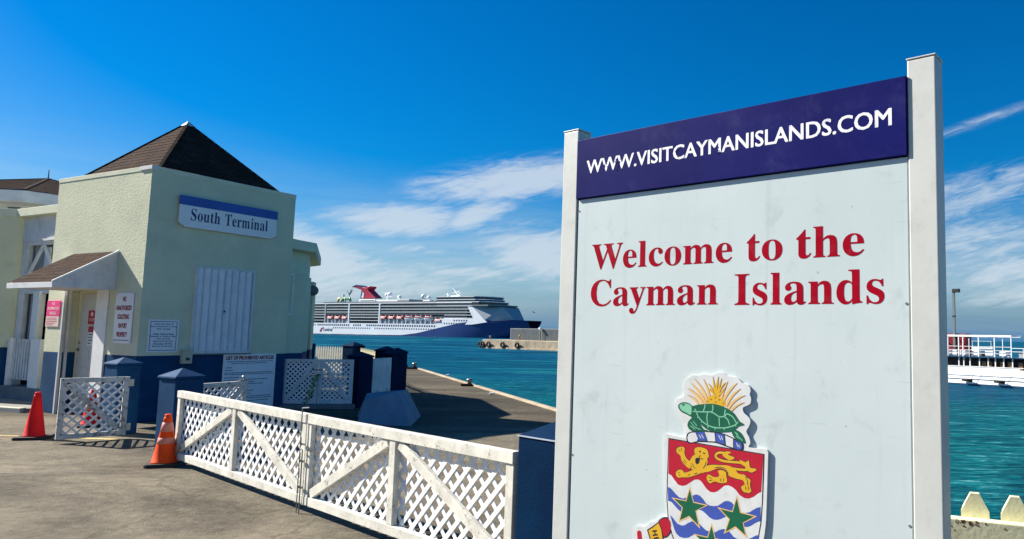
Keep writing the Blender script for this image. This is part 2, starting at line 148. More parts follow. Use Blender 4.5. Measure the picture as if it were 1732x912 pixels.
CREST=[('plaque','white',0,'s','1040 2284 1032 2456 1030 2606 1038 2630 1068 2636 1198 2628 1202 2666 1198 2706 1166 2744 1138 2772 1116 2808 1112 2846 1136 2876 1178 2890 1188 2920 1178 2954 1190 2980 1194 3004 1230 3024 1260 3040 1300 3040 1338 3050 1370 3050 1406 3046 1442 3062 1484 3066 1520 3048 1568 3044 1604 3030 1630 3008 1672 2996 1688 2968 1682 2940 1692 2918 1688 2886 1664 2870 1634 2854 1642 2824 1674 2800 1688 2774 1678 2742 1660 2710 1680 2676 1688 2642 1682 2614 1788 2616 1810 2602 1812 2576 1808 2434 1804 2300 1796 2152 1770 2026 1706 1902 1600 1790 1472 1712 1338 1722 1220 1780 1138 1848 1098 1852 984 1794 872 1790 806 1834 788 1904 792 1956 806 1982 834 1998 884 2000 928 2036 970 2048 994 2072 1032 2092 1064 2100 1050 2186'),
('border','black',1,'p','1066 2612 1788 2586 1784 2432 1778 2296 1768 2168 1742 2040 1684 1922 1584 1816 1468 1744 1340 1758 1228 1818 1146 1908 1104 1984 1072 2088 1058 2212 1060 2386'),
('field','white',2,'p','1072 2604 1782 2580 1776 2430 1772 2294 1762 2170 1738 2042 1680 1924 1580 1820 1468 1750 1344 1764 1234 1824 1154 1910 1112 1988 1078 2092 1066 2212 1068 2386'),
('chief','red',3,'p','1072 2604 1782 2580 1768 2356 1748 2346 1716 2320 1684 2304 1650 2302 1616 2316 1590 2342 1562 2358 1534 2364 1506 2358 1478 2334 1452 2314 1430 2306 1402 2304 1372 2320 1350 2344 1328 2364 1306 2370 1278 2364 1240 2338 1212 2320 1182 2312 1150 2316 1120 2344 1096 2368 1070 2378'),
('wave','blue',3,'p','1068 2288 1084 2288 1104 2276 1134 2252 1162 2236 1192 2232 1220 2242 1246 2254 1272 2264 1294 2274 1322 2270 1350 2250 1370 2228 1398 2218 1430 2220 1458 2226 1484 2244 1508 2262 1534 2268 1558 2264 1576 2250 1600 2228 1624 2216 1656 2214 1686 2222 1712 2240 1736 2256 1764 2266 1764 2180 1748 2176 1724 2162 1700 2144 1676 2132 1656 2130 1632 2136 1606 2158 1580 2176 1548 2178 1522 2170 1500 2158 1478 2146 1452 2138 1426 2136 1398 2144 1372 2162 1350 2174 1330 2180 1304 2178 1276 2170 1242 2154 1206 2144 1178 2144 1150 2158 1124 2178 1100 2196 1072 2200'),
('wave','blue',3,'p','1090 2110 1108 2100 1130 2080 1152 2064 1180 2058 1208 2064 1236 2084 1264 2098 1290 2104 1318 2094 1346 2076 1372 2060 1412 2056 1442 2060 1466 2076 1492 2088 1518 2092 1550 2078 1576 2056 1606 2046 1644 2048 1676 2058 1706 2074 1730 2090 1754 2098 1732 2010 1694 1988 1646 1974 1608 1976 1576 1990 1538 2012 1506 2008 1466 1982 1428 1976 1388 1984 1346 2004 1320 2016 1292 2018 1272 2012 1238 1990 1202 1982 1168 1984 1142 2000 1124 2028'),
('star','tan',4,'p','1244 2318 1276 2224 1388 2220 1298 2170 1328 2062 1242 2120 1158 2074 1184 2172 1098 2226 1212 2224'),
('star','green',5,'p','1244 2298 1272 2218 1366 2214 1290 2170 1316 2080 1242 2130 1170 2090 1192 2174 1120 2220 1218 2218'),
('star','tan',4,'p','1598 2314 1628 2216 1740 2206 1646 2150 1672 2064 1588 2112 1504 2060 1540 2156 1454 2218 1564 2210'),
('star','green',5,'p','1596 2292 1622 2208 1718 2202 1640 2152 1660 2080 1588 2122 1518 2076 1548 2158 1476 2210 1568 2204'),
('star','tan',4,'p','1414 2114 1444 2024 1550 2022 1466 1970 1494 1868 1412 1922 1332 1874 1356 1972 1276 2022 1384 2022'),
('star','green',5,'p','1414 2094 1440 2018 1530 2016 1458 1972 1482 1886 1412 1932 1344 1890 1366 1972 1296 2016 1388 2016'),
('lion','black',4,'s','1276 2564 1294 2576 1320 2582 1346 2580 1370 2572 1384 2560 1390 2536 1392 2524 1380 2510 1384 2490 1378 2470 1366 2454 1358 2440 1338 2428 1308 2422 1280 2422 1254 2426 1238 2442 1234 2468 1246 2496 1262 2520 1276 2524 1272 2546'),
('lion','black',4,'s','1360 2464 1412 2480 1476 2486 1528 2488 1562 2482 1588 2468 1606 2452 1622 2446 1654 2448 1670 2434 1696 2420 1694 2394 1698 2368 1704 2350 1686 2336 1664 2334 1644 2334 1626 2352 1626 2374 1648 2384 1640 2402 1630 2408 1600 2408 1568 2412 1536 2422 1520 2442 1500 2456 1470 2458 1434 2446 1392 2428 1356 2418 1336 2412 1332 2432'),
('lion','black',4,'s','1350 2442 1314 2434 1270 2430 1230 2414 1198 2402 1192 2416 1168 2420 1144 2412 1128 2392 1134 2366 1154 2358 1186 2364 1232 2370 1284 2388 1334 2412'),
('lion','black',4,'s','1244 2430 1200 2448 1172 2474 1164 2504 1134 2520 1130 2546 1150 2564 1186 2568 1204 2558 1202 2534 1210 2508 1230 2488 1248 2478'),
('lion','black',4,'s','1454 2444 1492 2456 1522 2442 1524 2420 1530 2398 1520 2376 1476 2366 1434 2370 1402 2354 1380 2366 1368 2384 1380 2412 1406 2414 1424 2404 1456 2408 1464 2420'),
('lion','black',4,'s','1516 2576 1560 2572 1536 2556 1584 2542 1544 2516 1510 2528 1486 2548'),
('lion','black',4,'s','1648 2498 1608 2532 1656 2526 1684 2536 1690 2510 1696 2496 1740 2490 1702 2460 1658 2472'),
('lion','black',4,'l11.8','1570 2472 1620 2472 1664 2476 1672 2490 1650 2504 1620 2514 1570 2512 1506 2510 1460 2518 1440 2532 1448 2550 1474 2560 1516 2560'),
('lion','gold',5,'s','1278 2562 1296 2574 1320 2578 1346 2576 1368 2570 1380 2558 1386 2536 1388 2524 1376 2510 1380 2490 1374 2472 1364 2456 1356 2442 1336 2430 1308 2424 1282 2426 1256 2430 1242 2444 1238 2468 1250 2496 1266 2518 1280 2524 1276 2546'),
('lion','gold',5.25,'s','1364 2460 1412 2476 1476 2482 1528 2486 1560 2480 1586 2466 1604 2448 1622 2444 1652 2444 1666 2430 1692 2418 1690 2392 1694 2368 1700 2352 1684 2338 1664 2338 1648 2338 1630 2354 1630 2372 1652 2384 1644 2404 1632 2410 1600 2412 1570 2416 1540 2424 1524 2444 1502 2460 1470 2462 1434 2450 1390 2430 1356 2422 1340 2414 1336 2430'),
('lion','gold',5.5,'s','1348 2438 1314 2430 1270 2426 1232 2410 1198 2400 1188 2412 1168 2416 1146 2408 1132 2390 1138 2368 1156 2362 1186 2368 1232 2374 1282 2392 1330 2414'),
('lion','gold',5.75,'s','1242 2432 1202 2450 1176 2476 1166 2506 1138 2522 1134 2544 1152 2560 1186 2566 1200 2556 1198 2532 1206 2506 1226 2486 1244 2476'),
('lion','gold',6,'s','1458 2444 1492 2452 1518 2440 1520 2418 1526 2396 1518 2378 1476 2370 1434 2374 1402 2358 1384 2368 1372 2386 1382 2410 1404 2410 1424 2402 1458 2406 1468 2420'),
('lion','gold',6.25,'s','1516 2572 1556 2570 1532 2554 1580 2540 1544 2520 1512 2532 1490 2548'),
('lion','gold',6.5,'s','1652 2500 1612 2532 1656 2522 1680 2534 1686 2508 1694 2492 1736 2488 1702 2464 1662 2476'),
('lion','gold',7,'l7.5','1570 2472 1620 2472 1664 2476 1672 2490 1650 2504 1620 2514 1570 2512 1506 2510 1460 2518 1440 2532 1448 2550 1474 2560 1516 2560'),
('lion','black',7.5,'s','1286 2500 1302 2508 1316 2506 1318 2490 1306 2470 1288 2472'),
('lion','black',7.5,'p','1312 2552 1324 2556 1328 2548 1316 2544'),
('lion','black',7.5,'p','1342 2546 1356 2546 1364 2542 1348 2538'),
('lion','black',7.5,'l1.9','1324 2528 1314 2510 1330 2504 1346 2508'),
('lion','black',7.5,'l1.9','1258 2470 1270 2450 1286 2438'),
('lion','black',7.5,'l1.9','1368 2492 1362 2470 1346 2446'),
('lion','black',7.5,'l1.9','1248 2452 1258 2438'),
('lion','black',7.5,'l1.9','1434 2460 1476 2470 1512 2462 1534 2434'),
('lion','black',7.5,'l1.9','1656 2432 1672 2408 1672 2382'),
('lion','black',7.5,'l1.9','1276 2400 1304 2412'),
('lion','black',7.5,'l1.9','1232 2386 1242 2396'),
('lion','black',7.5,'l1.9','1658 2376 1662 2354'),
('lion','black',7.5,'l1.9','1678 2378 1680 2356'),
('lion','black',7.5,'l1.9','1152 2548 1158 2534'),
('lion','black',7.5,'l1.9','1172 2556 1174 2536'),
('lion','black',7.5,'l1.9','1148 2398 1164 2392'),
('lion','black',7.5,'l1.9','1152 2380 1170 2380'),
('lion','black',7.5,'l1.9','1392 2396 1412 2390'),
('lion','black',7.5,'l1.9','1392 2374 1418 2382'),
('lion','black',7.5,'l1.9','1476 2400 1482 2378'),
('lion','black',7.5,'l1.9','1498 2402 1502 2380'),
('lion','black',7.5,'l1.9','1190 2490 1218 2466'),
('lion','black',7.5,'l1.9','1184 2476 1214 2452'),
('pineapple','tan',1,'p','1380 2876 1370 2904 1358 2928 1342 2954 1322 2976 1298 3000 1268 3018 1288 2992 1308 2968 1324 2944 1338 2920 1350 2896 1358 2872'),
('pineapple','brown',1.05,'l1.3','1380 2876 1358 2928 1322 2976 1268 3018'),
('pineapple','tan',1.12,'p','1366 2864 1352 2890 1334 2914 1314 2936 1292 2956 1268 2974 1240 2988 1260 2966 1280 2946 1298 2926 1314 2902 1330 2880 1344 2854'),
('pineapple','brown',1.17,'l1.3','1366 2864 1334 2914 1292 2956 1240 2988'),
('pineapple','tan',1.24,'p','1348 2862 1330 2884 1310 2904 1288 2920 1264 2936 1238 2946 1210 2952 1232 2938 1254 2924 1274 2908 1294 2890 1312 2872 1328 2850'),
('pineapple','brown',1.29,'l1.3','1348 2862 1310 2904 1264 2936 1210 2952'),
('pineapple','tan',1.36,'p','1310 2854 1302 2868 1290 2880 1274 2890 1258 2898 1238 2904 1214 2906 1232 2896 1250 2888 1264 2878 1276 2868 1284 2858 1292 2846'),
('pineapple','brown',1.41,'l1.3','1310 2854 1290 2880 1258 2898 1214 2906'),
('pineapple','tan',1.48,'p','1398 2882 1396 2906 1390 2930 1382 2954 1370 2976 1358 2998 1340 3020 1348 2994 1356 2972 1364 2950 1370 2926 1376 2904 1378 2880'),
('pineapple','brown',1.53,'l1.3','1398 2882 1390 2930 1370 2976 1340 3020'),
('pineapple','tan',1.6,'p','1492 2866 1506 2892 1520 2918 1538 2942 1556 2964 1576 2986 1596 3008 1568 2994 1544 2974 1522 2952 1502 2926 1486 2900 1470 2870'),
('pineapple','brown',1.65,'l1.3','1492 2866 1520 2918 1556 2964 1596 3008'),
('pineapple','tan',1.72,'p','1518 2850 1532 2874 1546 2896 1562 2916 1580 2936 1600 2954 1622 2974 1594 2962 1570 2946 1548 2926 1528 2906 1512 2882 1498 2856'),
('pineapple','brown',1.77,'l1.3','1518 2850 1546 2896 1580 2936 1622 2974'),
('pineapple','tan',1.84,'p','1536 2838 1552 2858 1568 2876 1588 2894 1608 2908 1632 2920 1656 2934 1628 2930 1600 2918 1576 2904 1554 2888 1534 2868 1518 2844'),
('pineapple','brown',1.89,'l1.3','1536 2838 1568 2876 1608 2908 1656 2934'),
('pineapple','tan',1.96,'p','1554 2822 1566 2836 1580 2848 1596 2860 1612 2870 1628 2878 1648 2888 1626 2886 1606 2880 1586 2870 1570 2858 1554 2846 1540 2830'),
('pineapple','brown',2.01,'l1.3','1554 2822 1580 2848 1612 2870 1648 2888'),
('pineapple','tan',2.08,'p','1484 2886 1488 2910 1494 2932 1502 2954 1510 2974 1518 2994 1526 3014 1508 2998 1496 2978 1486 2958 1476 2936 1470 2912 1464 2888'),
('pineapple','brown',2.13,'l1.3','1484 2886 1494 2932 1510 2974 1526 3014'),
('pineapple','gold',2.2,'p','1436 2918 1434 2936 1432 2956 1428 2976 1424 2998 1420 3018 1412 3040 1412 3018 1414 2996 1416 2974 1418 2954 1420 2936 1420 2916'),
('pineapple','brown',2.25,'l1.3','1436 2918 1432 2956 1424 2998 1412 3040'),
('pineapple','gold',2.32,'p','1444 2918 1444 2940 1446 2960 1448 2982 1452 3002 1454 3022 1456 3042 1446 3024 1440 3004 1434 2982 1430 2962 1428 2940 1426 2918'),
('pineapple','brown',2.37,'l1.3','1444 2918 1446 2960 1452 3002 1456 3042'),
('pineapple','gold',2.44,'p','1448 2916 1454 2938 1462 2958 1468 2976 1472 2996 1478 3014 1480 3032 1470 3016 1462 2998 1454 2980 1448 2960 1440 2940 1434 2920'),
('pineapple','brown',2.49,'l1.3','1448 2916 1462 2958 1472 2996 1480 3032'),
('pineapple','gold',2.56,'p','1454 2916 1464 2936 1472 2954 1482 2970 1490 2982 1500 2994 1510 3006 1494 2998 1482 2988 1470 2974 1460 2958 1450 2940 1440 2920'),
('pineapple','brown',2.61,'l1.3','1454 2916 1472 2954 1490 2982 1510 3006'),
('pineapple','gold',2.68,'p','1428 2918 1424 2936 1416 2952 1408 2966 1398 2978 1388 2988 1374 2992 1382 2982 1390 2972 1396 2960 1404 2948 1410 2932 1414 2916'),
('pineapple','brown',2.73,'l1.3','1428 2918 1416 2952 1398 2978 1374 2992'),
('pineapple','gold',2.8,'p','1444 2910 1432 2924 1420 2936 1408 2946 1396 2954 1386 2960 1374 2962 1382 2954 1390 2946 1400 2938 1410 2928 1420 2916 1432 2902'),
('pineapple','brown',2.85,'l1.3','1444 2910 1420 2936 1396 2954 1374 2962'),
('pineapple','gold',2.92,'p','1450 2904 1464 2918 1476 2932 1486 2944 1494 2952 1502 2962 1506 2970 1496 2966 1488 2958 1476 2950 1466 2938 1452 2926 1440 2910'),
('pineapple','brown',2.97,'l1.3','1450 2904 1476 2932 1494 2952 1506 2970'),
('pineapple','gold',3.2,'s','1376 2858 1368 2888 1392 2912 1438 2918 1480 2902 1510 2870 1482 2852 1416 2858'),
('pineapple','brown',3.5,'p','1394 2890 1402 2896 1410 2890 1402 2884'),
('pineapple','brown',3.5,'p','1456 2892 1464 2898 1472 2892 1464 2886'),
('pineapple','brown',3.5,'p','1368 2876 1376 2882 1384 2878 1376 2872'),
('pineapple','brown',3.5,'p','1428 2876 1436 2882 1444 2876 1436 2870'),
('pineapple','brown',3.5,'p','1486 2872 1494 2878 1502 2872 1494 2866'),
('pineapple','brown',3.5,'p','1428 2904 1434 2910 1442 2904 1436 2898'),
('turtle','dark_green',3.6,'s','1264 2826 1242 2848 1212 2858 1176 2856 1148 2842 1142 2824 1164 2796 1206 2782 1248 2768 1272 2782'),
('turtle','dark_green',3.6,'s','1248 2758 1224 2732 1220 2704 1242 2680 1284 2676 1364 2682 1378 2690 1344 2698 1316 2730 1288 2756 1264 2784'),
('turtle','dark_green',3.6,'s','1558 2704 1580 2714 1618 2702 1642 2676 1656 2646 1650 2636 1618 2642 1580 2660 1560 2686'),
('turtle','pale_green',3.8,'s','1250 2826 1236 2844 1212 2850 1180 2848 1156 2838 1154 2824 1174 2802 1212 2790 1244 2780'),
('turtle','dark_green',4.6,'s','1254 2832 1302 2850 1356 2858 1416 2864 1474 2856 1528 2840 1572 2816 1610 2772 1646 2752 1608 2738 1586 2720 1554 2700 1510 2692 1458 2686 1404 2688 1364 2700 1330 2720 1296 2750 1264 2788'),
('turtle','pale_green',5,'l3.6','1260 2804 1288 2804 1336 2806 1362 2808 1402 2810 1436 2798 1462 2786 1502 2790 1520 2808 1560 2794 1582 2768 1592 2754'),
('turtle','pale_green',5,'l3.6','1274 2822 1288 2804 1302 2774 1336 2744 1378 2724 1430 2714 1502 2718 1548 2730 1582 2744 1604 2766'),
('turtle','pale_green',5,'l3.6','1354 2856 1352 2834 1340 2810'),
('turtle','pale_green',5,'l3.6','1412 2858 1416 2832 1406 2810'),
('turtle','pale_green',5,'l3.6','1376 2808 1370 2768 1378 2724'),
('turtle','pale_green',5,'l3.6','1462 2786 1466 2720'),
('turtle','pale_green',5,'l3.6','1508 2836 1504 2806 1502 2790 1528 2770 1540 2738'),
('turtle','pale_green',5,'l3.6','1336 2748 1326 2736'),
('turtle','pale_green',5,'l3.6','1380 2720 1378 2706'),
('turtle','pale_green',5,'l3.6','1434 2712 1432 2700'),
('turtle','pale_green',5,'l3.6','1502 2718 1502 2704'),
('turtle','pale_green',5,'l3.6','1310 2774 1296 2766'),
('turtle','pale_green',5,'l3.6','1582 2744 1588 2734'),
('turtle','pale_green',5,'l2.6','1244 2734 1276 2704 1324 2690'),
('turtle','pale_green',5,'l2.6','1238 2710 1284 2686'),
('turtle','pale_green',5,'l2.6','1262 2742 1296 2710'),
('turtle','pale_green',5,'l2.6','1576 2702 1606 2674 1636 2650'),
('turtle','pale_green',5,'l2.6','1586 2676 1612 2662'),
('turtle','pale_green',5,'l2.6','1592 2698 1612 2658'),
('turtle','dark_green',5.1,'s','1176 2844 1192 2846 1194 2838 1180 2834'),
('wreath','black',3,'s','1212 2626 1218 2654 1246 2670 1284 2676 1352 2684 1432 2688 1504 2680 1574 2660 1632 2640 1644 2618 1636 2592 1602 2586 1572 2592 1510 2604 1438 2618 1378 2616 1304 2610 1250 2592 1222 2596'),
('wreath','white',3.4,'p','1220 2628 1228 2652 1250 2664 1282 2668 1302 2632 1296 2614 1250 2600 1228 2604'),
('wreath','blue',3.4,'p','1288 2670 1348 2678 1372 2624 1308 2618'),
('wreath','white',3.4,'p','1354 2678 1428 2680 1436 2626 1380 2622'),
('wreath','blue',3.4,'p','1434 2680 1498 2676 1506 2614 1444 2624'),
('wreath','white',3.4,'p','1508 2672 1566 2656 1568 2600 1516 2610'),
('wreath','blue',3.4,'p','1574 2650 1624 2636 1634 2616 1628 2598 1606 2592 1576 2598'),
('wreath','white',3.8,'l2.6','1310 2658 1328 2634'),
('wreath','white',3.8,'l2.6','1328 2662 1348 2636'),
('wreath','white',3.8,'l2.6','1458 2670 1478 2638'),
('wreath','white',3.8,'l2.6','1478 2666 1492 2640'),
('wreath','white',3.8,'l2.6','1592 2634 1602 2608'),
('wreath','white',3.8,'l2.6','1608 2624 1614 2604'),
('scroll','black',1.5,'s','992 2046 1020 2078 1060 2092 1094 2082 1110 2054 1106 2016 1078 1972 1040 1956 1008 2002'),
('scroll','red',2,'s','1002 2046 1024 2072 1058 2082 1088 2076 1100 2050 1096 2018 1072 1978 1042 1964 1018 2006'),
('scroll','black',2.4,'p','900 1982 942 2010 998 2052 1026 2010 1044 1934 1070 1870 968 1828 930 1914'),
('scroll','gold',2.8,'p','912 1980 946 2002 996 2042 1018 2006 1034 1932 1058 1876 972 1840 940 1914'),
('scroll','black',3.2,'l5.4','946 1980 984 1990'),
('scroll','black',3.2,'l5.4','950 1954 992 1966'),
('scroll','black',3.2,'l4.7','964 1984 972 1960'),
('scroll','black',3.2,'l5.4','958 1934 998 1948'),
('scroll','black',3.2,'l4.0','958 1934 966 1914'),
('scroll','black',3.2,'l4.0','978 1942 986 1922'),
('scroll','black',3.2,'l4.0','998 1948 1004 1930'),
('scroll','red',2,'s','816 1940 824 1962 840 1966 852 1954 862 1900 894 1836 840 1850')]

# ---------------------------------------------------------------- materials
MATS = {}
def srgb(r, g, b):
    f = lambda c: (c/255/12.92) if c <= 10 else ((c/255+.055)/1.055)**2.4
    return (f(r), f(g), f(b), 1)
def base_mat(name):
    m = bpy.data.materials.new(name); m.use_nodes = True
    t = NT(m.node_tree); p = m.node_tree.nodes['Principled BSDF']
    MATS[name] = m
    return m, t, p
def paint(name, col, rough=.5, var=.10, vs=3.0, bump=0.0, bs=60.0, spec=.35, dirt=None, damt=0.0, ds=1.5, streak=False, metallic=0.0):
    """plain surface: base colour with soft mottling, optional dirt / rust patches, fine relief"""
    m, t, p = base_mat(name)
    tc = t.n('ShaderNodeTexCoord').outputs['Object']
    geo = t.n('ShaderNodeNewGeometry').outputs['Position']
    v = geo
    n = t.noise(v, vs, 5, .6)
    dark = tuple(c*(1-var) for c in col[:3]) + (1,); lite = tuple(min(1, c*(1+var)) for c in col[:3]) + (1,)
    c = t.mix(t.smooth(n, .3, .7), dark, lite)
    if dirt is not None:
        dv = t.mapping(v, (1, 1, .25)) if streak else v
        dn = t.noise(dv, ds, 8, .68, .3)
        c = t.mix(t.m('MULTIPLY', t.smooth(dn, .50, .72), damt), c, dirt)
    t.link(c, p.inputs['Base Color'])
    rn = t.noise(v, vs*4, 3, .6)
    t.link(t.m('ADD', t.m('MULTIPLY', rn, .18), rough-.09), p.inputs['Roughness'])
    p.inputs['Specular IOR Level'].default_value = spec; p.inputs['Metallic'].default_value = metallic
    if bump:
        b = t.n('ShaderNodeBump'); b.inputs['Strength'].default_value = 1.0; b.inputs['Distance'].default_value = bump
        t.link(t.noise(v, bs, 4, .6), b.inputs['Height']); t.link(b.outputs[0], p.inputs['Normal'])
    return m
def peeling(name, col, under, amount=.5, scale=14):
    m, t, p = base_mat(name)
    v = t.n('ShaderNodeNewGeometry').outputs['Position']
    n = t.noise(v, scale, 8, .72, .2); n2 = t.noise(v, scale*.18, 3, .5)
    k = t.smooth(t.m('ADD', n, t.m('MULTIPLY', n2, .35)), 1.0-amount*.45, 1.06-amount*.45)
    big = t.mix(t.smooth(t.noise(v, 6, 7, .7), .35, .65), tuple(c*.74 for c in col[:3])+(1,), col)
    c = t.mix(k, big, under)
    t.link(c, p.inputs['Base Color']); p.inputs['Roughness'].default_value = .62
    b = t.n('ShaderNodeBump'); b.inputs['Distance'].default_value = .004; b.invert = True
    t.link(t.m('ADD', k, t.m('MULTIPLY', t.noise(v, 90, 3), .25)), b.inputs['Height']); t.link(b.outputs[0], p.inputs['Normal'])
    return m

STUCCO = (.63, .645, .46, 1)
paint('stucco', STUCCO, .85, .06, 1.2, .0075, 28, .2, (.42, .43, .33, 1), .28, 2.2)
paint('stucco_band', (.66, .67, .50, 1), .8, .06, 2, .003, 60, .2, (.40, .42, .34, 1), .25, 3)
paint('blue_dado', (.007, .052, .132, 1), .7, .16, 2.5, .003, 55, .10, (.03, .085, .18, 1), .35, 6)
def speckled_blue(name):
    m, t, p = base_mat(name); v = t.n('ShaderNodeNewGeometry').outputs['Position']
    c = t.mix(t.smooth(t.noise(v, 3, 5, .6), .3, .7), (.0015, .014, .045, 1), (.002, .021, .062, 1))
    fl = t.m('MULTIPLY', t.smooth(t.noise(v, 75, 4, .7), .67, .73), t.smooth(t.noise(v, 4, 3), .35, .6))
    c = t.mix(t.m('MULTIPLY', fl, .4), c, (.14, .20, .28, 1))
    t.link(c, p.inputs['Base Color']); p.inputs['Roughness'].default_value = .55
    p.inputs['Specular IOR Level'].default_value = .03
    b = t.n('ShaderNodeBump'); b.inputs['Distance'].default_value = .003
    t.link(t.noise(v, 70, 4, .65), b.inputs['Height']); t.link(b.outputs[0], p.inputs['Normal'])
speckled_blue('pillar_blue')  # darker copy of the pillar blue, with shade put into the colour
paint('pillar_edge', (.35, .42, .5, 1), .6)
paint('white_paint', (.78, .79, .78, 1), .5, .05, 4, .0008, 80, .4, (.45, .44, .40, 1), .35, 5)
paint('trim_white', (.66, .67, .66, 1), .6, .08, 3, .001, 60, .3, (.42, .40, .34, 1), .5, 3.5)
paint('shutter_white', (.70, .74, .78, 1), .45, .06, 5, 0, 60, .4, (.45, .47, .48, 1), .3, 4, True)
paint('board_white', (.80, .81, .82, 1), .4, .03, 6, 0, 60, .4, (.6, .6, .58, 1), .2, 8)
paint('lattice_white', (.84, .85, .84, 1), .5, .04, 5, 0, 60, .35, (.5, .5, .46, 1), .25, 9)
peeling('gate_paint', (.72, .70, .61, 1), (.34, .32, .27, 1), .47, 34)
peeling('gate_paint_shaded', (.62, .62, .57, 1), (.24, .23, .20, 1), .62, 16)  # greyer copy of the gate paint: backlit shade in the colour, plus peeling
paint('patch_wood', (.40, .28, .20, 1), .7, .15, 8, .002, 40)
paint('cream_wood', (.76, .73, .47, 1), .6, .08, 6, .0012, 50, .2, (.38, .28, .14, 1), .15, 5)
paint('cream_pale', (.78, .76, .62, 1), .6, .06, 6, 0, 50, .3)
paint('rust', (.20, .07, .02, 1), .85, .3, 30, .002, 90)
paint('steel', (.28, .28, .27, 1), .4, .15, 20, 0, 50, .5, (.16, .09, .05, 1), .5, 25, False, .7)
paint('brass', (.42, .30, .09, 1), .35, .15, 20, 0, 50, .5, None, 0, 1, False, .8)
paint('dark_glass', (.02, .03, .035, 1), .12, .1, 2, 0, 10, .6)
paint('curtain', (.32, .34, .34, 1), .8, .1, 8)
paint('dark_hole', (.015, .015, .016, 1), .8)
paint('door_paint', (.62, .61, .54, 1), .5, .05, 4, 0, 40, .35, (.45, .42, .34, 1), .3, 4)
paint('pink', (.80, .03, .22, 1), .5); paint('pale_pink', (.85, .62, .56, 1), .5)
paint('sign_red', (.42, .012, .03, 1), .45); paint('sign_crimson', (.30, .002, .014, 1), .5, .08, 8, 0, 40, .03, (.42, .10, .11, 1), .12, 22)
paint('sign_navy', (.012, .035, .13, 1), .5); paint('ink_black', (.02, .02, .022, 1), .6); paint('sign_blue', (.03, .10, .40, 1), .5); paint('ink_grey', (.10, .13, .2, 1), .6)
paint('banner_navy', (.007, .0085, .100, 1), .5, .10, 3, 0, 40, .04, (.05, .05, .17, 1), .35, 7)
paint('banner_white', (.82, .83, .85, 1), .45, .03, 10, 0, 40, .3, (.25, .25, .35, 1), .45, 26)
paint('plastic_orange', (.82, .070, .008, 1), .55, .14, 5, .0008, 30, .12, (.25, .06, .03, 1), .3, 9)
paint('plastic_red', (.75, .014, .016, 1), .55, .14, 5, .0008, 30, .12, (.22, .03, .03, 1), .3, 9)
paint('cone_collar', (.66, .23, .16, 1), .55, .12, 14, 0, 30, .4, (.5, .2, .15, 1), .5, 16)
paint('rubber', (.022, .022, .023, 1), .75, .2, 12, .002, 40, .3, (.10, .09, .08, 1), .5, 12)
paint('tyre', (.012, .012, .013, 1), .8, .2, 6)
paint('concrete_barrier', (.20, .25, .30, 1), .85, .12, 2.5, .004, 40, .2, (.14, .17, .20, 1), .4, 3, True)
paint('meter_beige', (.50, .48, .36, 1), .5)
paint('plinth_grey', (.16, .18, .19, 1), .8, .12, 3, .003, 40)
paint('ship_white', (.80, .82, .83, 1), .45, .03, .2); paint('ship_blue', (.012, .045, .17, 1), .35, .05, .2); paint('ship_glass', (.03, .045, .05, 1), .25, .2, .5)
paint('ship_balcony', (.10, .13, .135, 1), .4, .25, .4); paint('ship_grey', (.34, .38, .40, 1), .5); paint('ship_red', (.36, .02, .05, 1), .4); paint('ship_navy', (.015, .03, .10, 1), .4)
paint('ship_orange', (.42, .06, .045, 1), .5); paint('slide_yellow', (.55, .50, .18, 1), .5); paint('slide_green', (.15, .38, .20, 1), .5); paint('ship_teal', (.03, .16, .22, 1), .4)
paint('ship_anti', (.30, .14, .12, 1), .6)
paint('boat_white', (.82, .82, .80, 1), .35, .03, 2, 0, 10, .4, (.5, .45, .36, 1), .2, 2.5, True); paint('boat_blue', (.012, .06, .13, 1), .35); paint('boat_red', (.16, .005, .012, 1), .45)
paint('boat_wood', (.20, .12, .06, 1), .7, .3, 5)
paint('pier_concrete', (.36, .30, .22, 1), .9, .18, .6, .03, 3, .2, (.13, .09, .06, 1), .65, .5, True)
paint('container_grey', (.14, .16, .165, 1), .5, .1, .8); paint('container_white', (.70, .70, .68, 1), .5, .06, 1, 0, 10, .3, (.4, .3, .2, 1), .3, 1, True)
paint('post_yellow', (.55, .38, .10, 1), .6); paint('bird_grey', (.12, .12, .13, 1), .8)
paint('roof_white', (.70, .71, .72, 1), .6); paint('weed', (.10, .20, .04, 1), .7, .3, 20)
for _n, _c in dict(white=(.60, .62, .61), black=(.015, .017, .03), red=(.42, .008, .028), blue=(.045, .085, .36), tan=(.68, .43, .17), green=(.006, .105, .05), gold=(.62, .36, .02), brown=(.20, .10, .02), dark_green=(.006, .10, .055), pale_green=(.20, .48, .32)).items():
    paint('crest_'+_n, _c+(1,), .38, .05, 20, 0, 40, .4, (.35, .33, .28, 1) if _n == 'white' else None, .25, 25)

